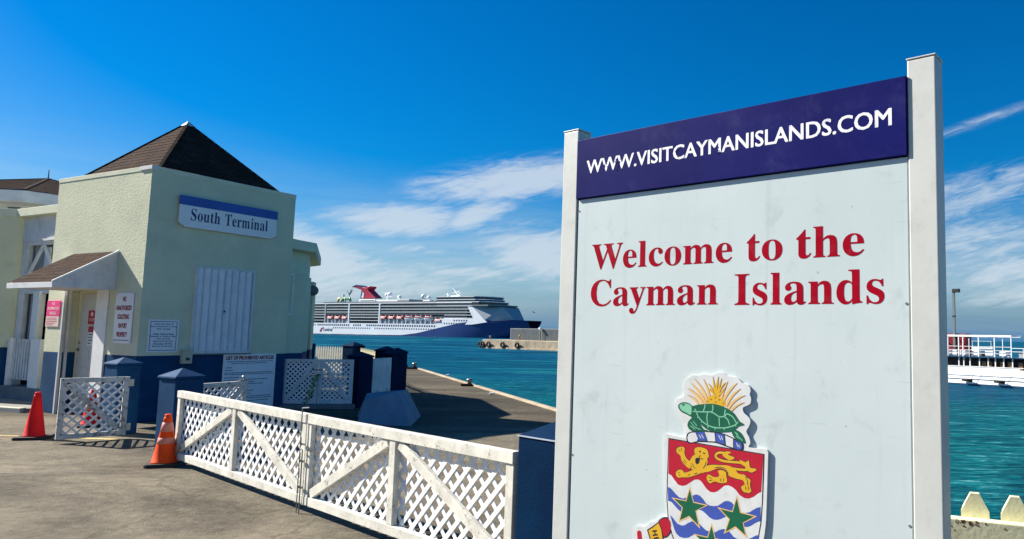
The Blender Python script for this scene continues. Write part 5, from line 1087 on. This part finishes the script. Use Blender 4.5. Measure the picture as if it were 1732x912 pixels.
serif('to', 'sign_crimson', pn, (.823, .949, 1.890, 1.978), .0034)
serif('the', 'sign_crimson', pn, (.996, 1.209, 1.890, 1.986), .0034)
serif('Cayman', 'sign_crimson', pn, (.160, .716, 1.725, 1.852), .0034)
serif('Islands', 'sign_crimson', pn, (.779, 1.266, 1.7495, 1.851), .0034)
for (x, z) in ((PWD+.012, 2.12), (PWD+.012, 1.2), (SW-PWD-.012, 1.75), (SW-PWD-.012, 1.15)): MB().cyl((x, .004, z), (x, .0025, z), .0035, .0035, 10).build('screw', 'steel', ws)
# coat of arms: a cut-out plaque standing off the panel, its painted fields as thin layers
def smooth_closed(p, k=4):
    n = len(p); out = []
    for i in range(n):
        p0, p1, p2, p3 = p[i-1], p[i], p[(i+1) % n], p[(i+2) % n]
        for j in range(k):
            t = j/k; out.append(tuple(.5*((2*p1[a])+(-p0[a]+p2[a])*t+(2*p0[a]-5*p1[a]+4*p2[a]-p3[a])*t*t+(-p0[a]+3*p1[a]-3*p2[a]+p3[a])*t**3) for a in (0, 1)))
    return out
def smooth_open(p, k=4):
    q = [p[0]]+list(p)+[p[-1]]; out = []
    for i in range(1, len(q)-2):
        p0, p1, p2, p3 = q[i-1], q[i], q[i+1], q[i+2]
        for j in range(k):
            t = j/k; out.append(tuple(.5*((2*p1[a])+(-p0[a]+p2[a])*t+(2*p0[a]-5*p1[a]+4*p2[a]-p3[a])*t*t+(-p0[a]+3*p1[a]-3*p2[a]+p3[a])*t**3) for a in (0, 1)))
    return out+[p[-1]]
CT = .008   # plaque front stands this far before the panel
crest = None; crest_mb = {}
for nm, colr, lay, kind, data in CREST:
    q_ = [int(k)/2000 for k in data.split()]; pts = list(zip(q_[0::2], q_[1::2]))
    if nm == 'plaque':
        crest = MB().prism(smooth_closed(pts, 3), .0035-CT, .0035, 'y').build('coat_of_arms', 'crest_white', ws); continue
    y = .0035-CT-.00025-lay*.00016
    mb = crest_mb.setdefault((nm, colr, lay if nm == 'star' else (len(crest_mb) if nm in ('scroll', 'wreath') and kind[0] != 'l' else 0)), MB())
    if kind[0] == 'l':
        w_ = float(kind[1:])/1000; c_ = smooth_open(pts, 4); L_, R_ = [], []
        for i in range(len(c_)):
            a, b = c_[max(0, i-1)], c_[min(len(c_)-1, i+1)]; dx, dz = b[0]-a[0], b[1]-a[1]; l = math.hypot(dx, dz) or 1
            tp = w_/2*(1 if w_ > .004 or 0 < i < len(c_)-1 else .4)
            L_.append((c_[i][0]-dz/l*tp, y, c_[i][1]+dx/l*tp)); R_.append((c_[i][0]+dz/l*tp, y, c_[i][1]-dx/l*tp))
        n = len(c_); mb.add(L_+R_, [(i, i+1, n+i+1, n+i) for i in range(n-1)])
    else:
        c_ = smooth_closed(pts, 4) if kind == 's' else pts
        tri = tessellate_polygon([[Vector((a, b, 0)) for a, b in c_]]); mb.add([(a, y, b) for a, b in c_], [tuple(f) for f in tri])
for (nm, colr, _), mb in crest_mb.items(): mb.build(nm, 'crest_'+colr, crest)

# ---------------------------------------------------------------- far pier with containers
pA = Vector((-49.7, 206.1, 0)); pB = Vector((-25.1, 188.1, 0)); pd = (pB-pA).normalized(); prz = math.atan2(pd.y, pd.x)
fp = thing('concrete_pier', 'weathered concrete pier across the water with tyres along its side', 'pier', (pA.x, pA.y, SEA), prz)
MB().box(0, 90, 0, 14, -4, 2.55).build('pier_wall', 'pier_concrete', fp, bevel=.15)
MB().box(-.3, 90, -.5, 14, -4, .45).build('pier_footing', 'pier_concrete', fp, bevel=.1)
for x in (-.2, .9, 3.4, 9.3, 15.2): MB().torus((x, -.55, 1.15), .62, .27, 18, 8, 'y').build('tyre_fender', 'tyre', fp, smooth=True)
def cont(label, x, L, group='grey shipping containers'):
    r = thing('shipping_container', label, 'container', loc2((pA.x, pA.y, SEA+2.55), prz, (x, 4.0, 0)), prz, group)
    MB().box(0, L, 0, 2.6, .0, 3.3).build('body', 'container_grey', r, bevel=.04)
    n = int(L/.45)
    for i in range(n): MB().box(.2+i*.44, .2+i*.44+.22, -.05, 0.001, .25, 3.05).build('rib', 'container_grey', r)
    MB().box(-.06, -.001, .05, 2.55, .05, 3.25).build('end_door', 'container_white', r)
    for y in (.5, 1.0, 1.6, 2.1): MB().cyl((-.09, y, .1), (-.09, y, 3.2), .03, .03, 6).build('door_bar', 'container_grey', r)
cont('grey container with a white end nearest the tip of the far pier', 7.4, 12.1); cont('second grey container partly behind the sign post on the far pier', 19.8, 12.1)
def bitt(label, x, y, h, m): 
    r = thing('mooring_post', label, 'post', loc2((pA.x, pA.y, SEA+2.55), prz, (x, y, 0)), prz)
    MB().lathe([(.22, 0), (.20, h*.7), (.30, h*.75), (.30, h*.95), (.1, h)], 12).build('shaft', m, r, smooth=True)
bitt('short rusty mooring post at the tip of the far pier', 2.0, 1.2, 1.1, 'patch_wood'); bitt('yellow mooring post before the grey container on the far pier', 14.5, 1.0, 1.5, 'post_yellow')
fl = thing('floodlight', 'white floodlight on a pole among the containers of the far pier', 'floodlight', loc2((pA.x, pA.y, SEA+2.55), prz, (20.0, 3.4, 0)), prz)
MB().cyl((0, 0, 0), (0, 0, 3.0), .08, .06, 8).build('pole', 'steel', fl); MB().lathe([(.1, 2.7), (.45, 3.05), (.5, 3.5), (.1, 3.6)], 12).build('lamp_head', 'white_paint', fl, smooth=True)

# ---------------------------------------------------------------- cruise ship
SH = R(-29)
cs = thing('cruise_ship', 'white cruise ship with blue bow and red winged funnel out at sea', 'ship', (-197.22-8.5*math.cos(SH), 585.0-8.5*math.sin(SH), SEA), SH)
cs.scale = (1.06, 1, 1)
# local: X along the hull towards the bow, Y away from us (near side Y=0), Z above the waterline
BM = 31.0
def ship_hull():
    mb = MB(); xs = [-178, -172, -160, -120, -60, -6, 11.6, 26.4, 41.3, 55.8, 70, 79.6, 93.5, 100, 106.4, 114.1]
    def half(x, z):
        """half beam at height z"""
        e = max(0.0, (x-35+min(z, 13)*-.9)/(66.0+min(z, 13)*1.0)); f = math.sqrt(max(0, 1-min(1, e)**2.1))
        s = max(0.0, (-x-150)/40); f *= 1-.35*s*s
        return BM/2*f
    return half
half = ship_hull()
def top_z(x): return 10.3 if x < 34 else (14.6 if x < 66 else 14.0)
def blue_z(x):
    P = [(-200, .5), (-30, .7), (-5.9, .9), (11.6, 2.9), (26.4, 5.8), (41.3, 8.8), (55.8, 11.4), (70, 12.9), (79.6, 13.3), (106, 13.8), (130, 13.9)]
    for (a, za), (b, zb) in zip(P, P[1:]):
        if a <= x <= b: return za+(zb-za)*(x-a)/(b-a)
    return 13.9
def hull_strip(name, mat, zlo, zhi, x0, x1, n, nz=6):
    mb = MB(); pts = []
    for i in range(n+1):
        x = x0+(x1-x0)*i/n
        for s in (-1, 1):
            for j in range(nz+1):
                a, b = zlo(x), max(zlo(x)+.001, zhi(x)); z = a+(b-a)*j/nz
                # raked stem: the bow overhangs as it rises
                mb.v.append((x, BM/2+s*half(x, z), z))
    row = 2*(nz+1)
    for i in range(n):
        for s in (0, 1):
            for j in range(nz):
                a = i*row+s*(nz+1)+j; mb.f.append((a, a+row, a+row+1, a+1))
        a = i*row+nz; mb.f.append((a, a+row, a+row+nz+1, a+nz+1))
    return mb.build(name, mat, cs, smooth=False)
hull_strip('hull', 'ship_white', lambda x: blue_z(x), lambda x: top_z(x), -178, 80, 90)
hull_strip('bow_hull', 'ship_blue', lambda x: -2.0, lambda x: min(blue_z(x), 13.9), -178, 114.0, 140, 8)
hull_strip('boot_stripe', 'ship_anti', lambda x: .05, lambda x: .45, -178, 30, 50, 1)
MB().prism([(x, BM/2-half(x, 13)*.97) for x in range(78, 112, 3)]+[(x, BM/2+half(x, 13)*.97) for x in range(111, 78, -3)], 13.5, 13.7, 'z').build('foredeck', 'ship_grey', cs)
# deck house: dark glazed core with white deck edges and balcony dividers
DK = [10.3, 12.7, 15.2, 17.6, 19.9, 22.3, 24.8, 27.4]
MB().box(-150, 62, 1.6, BM-1.6, 10.3, 27.4).build('superstructure', 'ship_glass', cs)
for i, z in enumerate(DK[1:]):
    x1 = [68, 68, 68, 67, 66, 66, 66][i]
    segs = [(-168, x1)] if z > 18 else [(-168, -99), (-69.5, -33), (39, x1)]
    for (a, b) in segs: MB().box(a, b, .25, BM-.25, z-.2, z+.2 if z < 27 else z+.6).build('deck_edge', 'ship_white', cs)
dv = MB()
for i in range(len(DK)-1):
    x = -150
    while x < 66:
        if not (DK[i] < 16 and (-99 < x < -69.5 or -33 < x < 39)): dv.box(x, x+.2, .6, 1.7, DK[i]+.3, DK[i+1]-.3)
        x += 3.1
o = dv.build('balcony_divider', 'ship_balcony', cs); o['kind'] = 'stuff'
rl = MB()
for i in range(2, len(DK)-1):
    rl.box(-150, 62, .32, .36, DK[i]+.3, DK[i]+1.15)
rl.build('balcony_rail', 'ship_balcony', cs)
for xa in (-99.5, -69.5, -32.6): MB().box(xa-.6, xa+.9, .05, 3, 10.3, 27).build('bay_column', 'ship_white' if xa > -90 else 'ship_grey', cs)
MB().box(-98.5, -70, 1.5, 3, 10.3, 15.0).build('boat_recess', 'ship_grey', cs); MB().box(-32, 38.5, 1.5, 3, 10.3, 15.0).build('boat_recess', 'ship_grey', cs)
MB().prism([(38, 10.2), (66.7, 10.2), (81.5, 12.2), (78.5, 14.4), (66.7, 24.4), (62, 24.4), (68, 15.0), (38, 15.0)], .3, BM-.3, 'y').build('bow_plating', 'ship_white', cs)
# front of the deck house: sloping face, its shade put into the grey colour
fr = MB(); L0 = [(78.5, 14.0), (66.7, 24.2)]
fr.add([(79, .4, 13.9), (67, .4, 24.2), (91.2, 6, 23.9), (100, 10, 14.1), (91.2, BM-6, 23.9), (100, BM-10, 14.1), (79, BM-.4, 13.9), (67, BM-.4, 24.2)], [(0, 3, 2, 1), (3, 5, 4, 2), (5, 6, 7, 4), (1, 2, 4, 7)])
fr.build('front_face', 'ship_grey', cs)
for (a, b, z) in ((.30, .35, 19.5), (.52, .57, 17.5), (.45, .50, 20.8), (.72, .77, 19.0)):
    pass
br_ = MB()
for k, (x1, z0_, z1_) in enumerate(((91.5, 23.9, 25.6), (82.7, 25.6, 28.3), (78.9, 28.3, 30.2), (77.7, 30.3, 32.5))):
    pts = [(30, .3), (x1-10, .3), (x1-3, 4), (x1, 9), (x1, BM-9), (x1-3, BM-4), (x1-10, BM-.3), (30, BM-.3)]
    MB().prism([(a, b) for a, b in pts], z0_, z1_-.5, 'z').build('bridge_deck', 'ship_glass', cs)
    MB().prism([(a+.5, b) for a, b in pts], z1_-.5, z1_, 'z').build('deck_edge', 'ship_white' if k > 0 else 'ship_grey', cs)
tn = MB()
for i in range(9): tn.cyl((55+i*1.9, 4, 32.5), (55+i*1.9, 4, 34.6), .08, .08, 5)
tn.box(55, 70.2, 3.9, 4.1, 34.4, 34.6); tn.build('top_rail', 'ship_grey', cs)
# portholes
ph = MB()
def holes(x0, x1, z, s, step):
    x = x0
    while x <= x1: ph.box(x-s/2, x+s/2, BM/2-half(x, z)-.08, BM/2-half(x, z)+.3, z-s/2, z+s/2); x += step
for a, b in ((-107.5, -66), (-62, -52), (-46, 31)): holes(a, b, 8.6, 1.4, 2.6)
for a, b in ((-87, -41), (-36.4, 31)): holes(a, b, 6.1, 1.05, 2.6)
holes(49.6, 62.5, 13.4, 1.0, 2.4); holes(39.7, 57.5, 10.9, 1.0, 2.4); holes(-170, -110, 8.6, 1.15, 2.25)
o = ph.build('porthole', 'ship_navy', cs); o['kind'] = 'stuff'
# lifeboats and tenders
def lifeboat(x, L, z, h, tender):
    mb = MB(); r_ = h/2
    st_ = [(0, .25), (.08, .7), (.25, 1), (.75, 1), (.92, .7), (1, .25)]
    vs = []; n = 10
    for t, k in st_:
        for j in range(n): a = 6.28319*j/n; vs.append((x+L*t, 1.0+1.5*k*math.cos(a), z+r_*(1+k*math.sin(a))))
    fs = [(i*n+j, (i+1)*n+j, (i+1)*n+(j+1) % n, i*n+(j+1) % n) for i in range(len(st_)-1) for j in range(n)]+[tuple(range(n)), tuple(range((len(st_)-1)*n, len(st_)*n))]
    b = MB().add(vs, fs).build('lifeboat', 'ship_white' if tender else 'ship_orange', cs, smooth=True)
    if tender: MB().box(x+L*.15, x+L*.85, -.55, 1.0, z+h*.55, z+h*.8).build('canopy', 'ship_orange', b); MB().box(x+L*.3, x+L*.7, -.6, .9, z+h*.80, z+h*1.0).build('cabin', 'ship_white', b)
    else: MB().box(x+L*.22, x+L*.78, -.56, .5, z+h*.32, z+h*.52).build('stripe', 'ship_white', b)
    for t in (.2, .8): MB().box(x+L*t-.25, x+L*t+.25, .2, 1.2, 10.4, z+h+1).build('davit', 'ship_white', b)
for x in (-97.2, -88, -78.7): lifeboat(x, 8.6, 13.3, 2.9, False)
for x in (-32.3, -22.8, -13.4): lifeboat(x, 8.8, 13.6, 3.0, False)
for x in (-3.9, 6.6, 17.2): lifeboat(x, 9.6, 13.0, 3.6, True)
lifeboat(28, 9.6, 11.6, 3.0, False)
MB().box(-98, -70, .2, 1, 16.3, 16.7).build('boat_awning', 'ship_red', cs); MB().box(-32, 27, .2, 1, 16.6, 17.0).build('boat_awning', 'ship_red', cs)
# funnel with two wings
fu = [(-38.8, 32.6), (-49.5, 40.2), (-47.5, 41.7), (-46.9, 43.4), (-49.2, 43.2), (-51.3, 41.8), (-56.4, 43.0), (-64.1, 44.6), (-67, 44.2), (-69.4, 42.9), (-64.6, 42.2), (-57.8, 40.3), (-54.8, 37.9), (-55.5, 35.4), (-58.2, 32.6)]
fu = [(a-12, b) for a, b in fu]
MB().prism(fu, BM/2-4, BM/2+4, 'y').build('funnel', 'ship_red', cs, bevel=.4)
MB().prism([(-81.3, 43.1), (-76.1, 44.9), (-68.4, 43.3), (-69, 42.7), (-75.5, 43.6)], BM/2-4.1, BM/2+4.1, 'y').build('funnel_tip', 'ship_navy', cs)
MB().prism([(-71, 33), (-69.6, 33), (-67.6, 37.6), (-69.6, 40), (-70.2, 38)], BM/2-3, BM/2+3, 'y').build('funnel_back', 'ship_teal', cs)
MB().prism([(-67.8, 33), (-65.8, 33), (-65.2, 37), (-66.7, 38.2)], BM/2-4.2, BM/2-4.0, 'y').build('funnel_stripe', 'ship_white', cs)
for nm, mt_, bx in (('pool_deck_house', 'ship_white', (-64.8, -44.7, 6, 25, 28.1, 31.2)), ('deck_band', 'ship_glass', (-62.5, -46, 5.9, 24, 29.6, 30.5)), ('deck_house', 'ship_white', (-43.1, -18.4, 6, 25, 28.1, 30.6)), ('deck_house', 'ship_grey', (-17.4, -4.2, 5, 26, 28.1, 31.0)), ('mast_house', 'ship_white', (29, 51, 6, 25, 28.1, 32.0)), ('mast_house', 'ship_white', (36, 46, 9, 22, 32.0, 33.6)), ('radome_base', 'ship_white', (8, 15.5, 8, 14, 28.1, 30.2)), ('sun_deck', 'ship_glass', (-104, 40, 1, 30, 28.1, 28.9))):
    MB().box(*bx).build(nm, mt_, cs, bevel=.3)
for x, z, r_ in ((-30.6, 35.0, 2.1), (-27.6, 35.2, 2.1), (-16.3, 32.9, 1.75), (11, 33.4, 2.15), (16.8, 32.2, 1.8), (37.2, 34.8, 1.0)):
    m_ = MB(); x -= 4.5; m_.sphere((x, 10, z), r_, 16, 10); m_.cyl((x, 10, 28.5), (x, 10, z-r_*.8), .5, .4, 8); m_.build('radome', 'ship_white', cs, smooth=True)
ms = MB(); ms.beam((47.5, 15, 32), (41.5, 15, 39.2), .8, .8); ms.beam((49.5, 15, 33), (43, 15, 36.5), .5, .5); ms.beam((43, 12, 36.4), (43, 18, 36.4), .4, .4); ms.beam((38.8, 15, 40.4), (48, 15, 35.6), .3, .3); ms.beam((40, 15, 36.4), (47, 15, 38), .25, .25)
ms.build('mast', 'ship_white', cs).location = (-7, 0, 0)
wsl = MB(); 
wsl.tube([(-95, 9, 29), (-94, 9, 32.5), (-90.5, 9, 32.6), (-90, 9, 30)], .9, 8); wsl.build('water_slide', 'slide_yellow', cs, smooth=True)
wsl = MB(); wsl.tube([(-89.5, 8, 30), (-86, 8, 33), (-82, 8, 31.5), (-79, 8, 33.5), (-77, 8, 30)], .8, 8); wsl.cyl((-84, 8, 28), (-84, 8, 33), .5, .5); wsl.build('water_slide', 'slide_green', cs, smooth=True)
MB().cyl((-88, 9, 29), (-88, 9, 36.2), .9, .9, 10).build('slide_tower', 'ship_white', cs)
sp_ = MB(); rng = random.Random(8)
for i in range(16):
    a = rng.uniform(0, 6.28); sp_.cyl((-80.5, 9, 35), (-80.5+3.6*math.cos(a), 9+1*math.sin(a), 37+3.6*abs(math.sin(a*1.3))), .18, .12, 5)
sp_.cyl((-80.5, 9, 28), (-80.5, 9, 38), .3, .3, 8); sp_.build('splash_tower', 'ship_grey', cs)
# company lettering on the hull side
serif('Carnival', 'ship_navy', cs, (-101, -88.6, 3.0, 6.0), -.12)
MB().prism([(-105, 2.4), (-102.6, 2.4), (-102.2, 5), (-99.6, 6.3), (-102.6, 5.9), (-104, 4.4)], -.14, -.02, 'y').build('hull_emblem', 'ship_red', cs)

# ---------------------------------------------------------------- ferry at right
BH = -0.7493
fb_ = thing('ferry_boat', 'white two deck ferry with open railed upper deck moored at right', 'boat', (31.34, 76.0, SEA), BH)
def fbx(nm, mt_, *b, **k): return MB().box(*b).build(nm, mt_, fb_, **k)
hp_ = [(-6, .15), (11, .15), (11, 1.72), (-6, 1.72)]
hb = MB(); hb.prism([(-.20, .22), (.25, 1.75), (3.6, 1.75), (3.6, .22)], -6, 11, 'x'); hb.build('hull', 'boat_white', fb_, bevel=.05)
MB().box(-6, 11, -.16, 3.6, -.6, .219).build('hull_stripe', 'boat_blue', fb_)
for x in (1.9, 2.7, 5.6, -1.2, 8.3): MB().beam((x+.25, -.13, 1.66), (x-.05, -.30, .2), .04, .02).build('panel_seam', 'ship_grey', fb_)
for z in (.72, 1.15): MB().box(-6, 11, -.16+.22*(z-.4)/1.2*1.0-.06, -.0, z, z+.025).build('rub_rail', 'ship_grey', fb_)
for x in (2.05, 5.2): MB().cyl((x-.5, -.45, .62), (x+.5, -.45, .55), .15, .15, 10).build('fender', 'tyre', fb_, smooth=True)
fbx('cabin_wall', 'dark_hole', -6, 7.9, .9, 3.2, 1.72, 3.0); fbx('cabin_sill', 'boat_white', -6, 6.9, .35, .45, 1.74, 1.95)
for x in (-3, -1.5, .95, 1.46, 2.09, 3.04, 3.9, 4.6, 5.4, 6.24): fbx('window_post', 'boat_white', x-.05, x+.05, .34, .46, 1.95, 2.95)
for x in (3.2, 3.75, 5.0, 5.7, 6.7): fbx('stored_crate', 'boat_wood', x, x+.4, .6, .85, 1.75, 2.55)
fbx('lower_rail', 'boat_white', -6, 7.3, .30, .36, 1.96, 2.03); 
fbx('upper_deck', 'boat_blue', -6, 11, .1, 3.5, 2.93, 3.02)
for x in (-2.4, -1.2, .0, 1.07, 2.32, 3.63, 4.96): fbx('seat_back', 'boat_white', x, x+.75, .35, .55, 3.06, 3.62, bevel=.03)
for x in (-3, -1.5, -.1, 1.02, 1.46, 3.04, 4.6, 6.2): fbx('stanchion', 'boat_white', x-.045, x+.045, .15, .24, 3.03, 5.1)
for x in (2.09, 5.4): fbx('stanchion', 'boat_white', x-.03, x+.03, .15, .21, 3.03, 4.9)
fbx('roof_beam', 'boat_white', -6, 6.26, .12, .28, 5.08, 5.28)
for x in (-3, -1.5, 0, 1.5, 3.0, 4.6, 6.2): fbx('roof_beam', 'boat_white', x-.05, x+.05, .28, 3.4, 5.12, 5.22)
fbx('roof_beam', 'boat_white', -6, 6.26, 3.4, 3.5, 5.08, 5.24)
for z in (3.36, 3.68, 4.05): fbx('upper_rail', 'boat_white', -6, 6.2, .17, .21, z, z+.05)
for z in (3.6, 3.95): fbx('aft_rail', 'boat_white', 6.3, 11, .17, .22, z, z+.06)
for x in (7.3, 8.6, 10): fbx('stanchion', 'boat_white', x, x+.05, .17, .22, 3.02, 4.0)
fbx('aft_house', 'ship_grey', 6.6, 11, 1.2, 3.2, 3.02, 3.6)
fbx('red_cabin', 'boat_red', -1.8, 1.30, 1.6, 3.3, 3.02, 5.42, bevel=.08)
for x, z_ in ((1.9, .75), (3.4, .5), (4.9, .6)): fbx('deck_locker', 'boat_white', x, x+.8, 1.4, 2.0, 3.03, 3.05+z_, bevel=.05)
fbx('lower_aft_house', 'plinth_grey', 7.9, 11, .9, 3.2, 1.72, 2.93)
mm = MB(); mm.box(.0, .24, 1.4, 1.64, 3.0, 10.0); mm.build('mast', 'steel', fb_); mm = MB(); mm.box(.0, .78, 1.3, 1.7, 9.85, 10.25); mm.build('floodlight', 'ink_black', fb_, bevel=.05)
fbx('mast_collar', 'ink_black', -.03, .27, 1.37, 1.67, 7.2, 7.35)
# small launch moored behind the ferry
lb = thing('motor_launch', 'small white launch with hard top seen through the ferry rails', 'boat', (39.2, 88.0, SEA), R(-30))
MB().prism([(-3, .2), (4, .2), (5.2, 1.6), (-3, 1.4)], 0, 2.4, 'y').build('hull', 'boat_white', lb, bevel=.1)
MB().prism([(-2.2, 1.4), (2.2, 1.4), (1.4, 3.6), (-1.8, 3.6)], .3, 2.1, 'y').build('wheelhouse', 'boat_white', lb, bevel=.1)
MB().prism([(-2.0, 2.3), (1.9, 2.3), (1.5, 3.2), (-1.8, 3.2)], .26, .29, 'y').build('window', 'dark_glass', lb)
MB().box(-2.6, 2.4, .1, 2.3, 3.6, 3.85).build('hard_top', 'boat_white', lb, bevel=.08)
tr_ = MB(); tr_.box(-1.5, 2.2, .3, .36, 4.6, 4.66)
for x in (-1.5, 0, 2.1): tr_.box(x, x+.06, .3, .36, 3.85, 4.6)
tr_.build('top_rail', 'boat_white', lb)
# gull over the bow of the ship
bd = MB(); bd.lathe([(.01, -.35), (.10, -.15), (.12, .05), (.07, .25), (.01, .38)], 8)
bd.add([(0, .02, .05), (-.35, .03, .12), (-.75, .28, .02), (-.30, .0, -.12)], [(0, 1, 2, 3)]); bd.add([(0, .02, .05), (.35, .03, .12), (.75, .28, .02), (.30, .0, -.12)], [(3, 2, 1, 0)])
b_ = bd.build('gull', 'bird_grey'); b_.location = (-26.8, 158, 6.2); b_.rotation_euler = (R(80), 0, R(60)); tag(b_, 'small dark gull flying beyond the ship bow', 'bird')
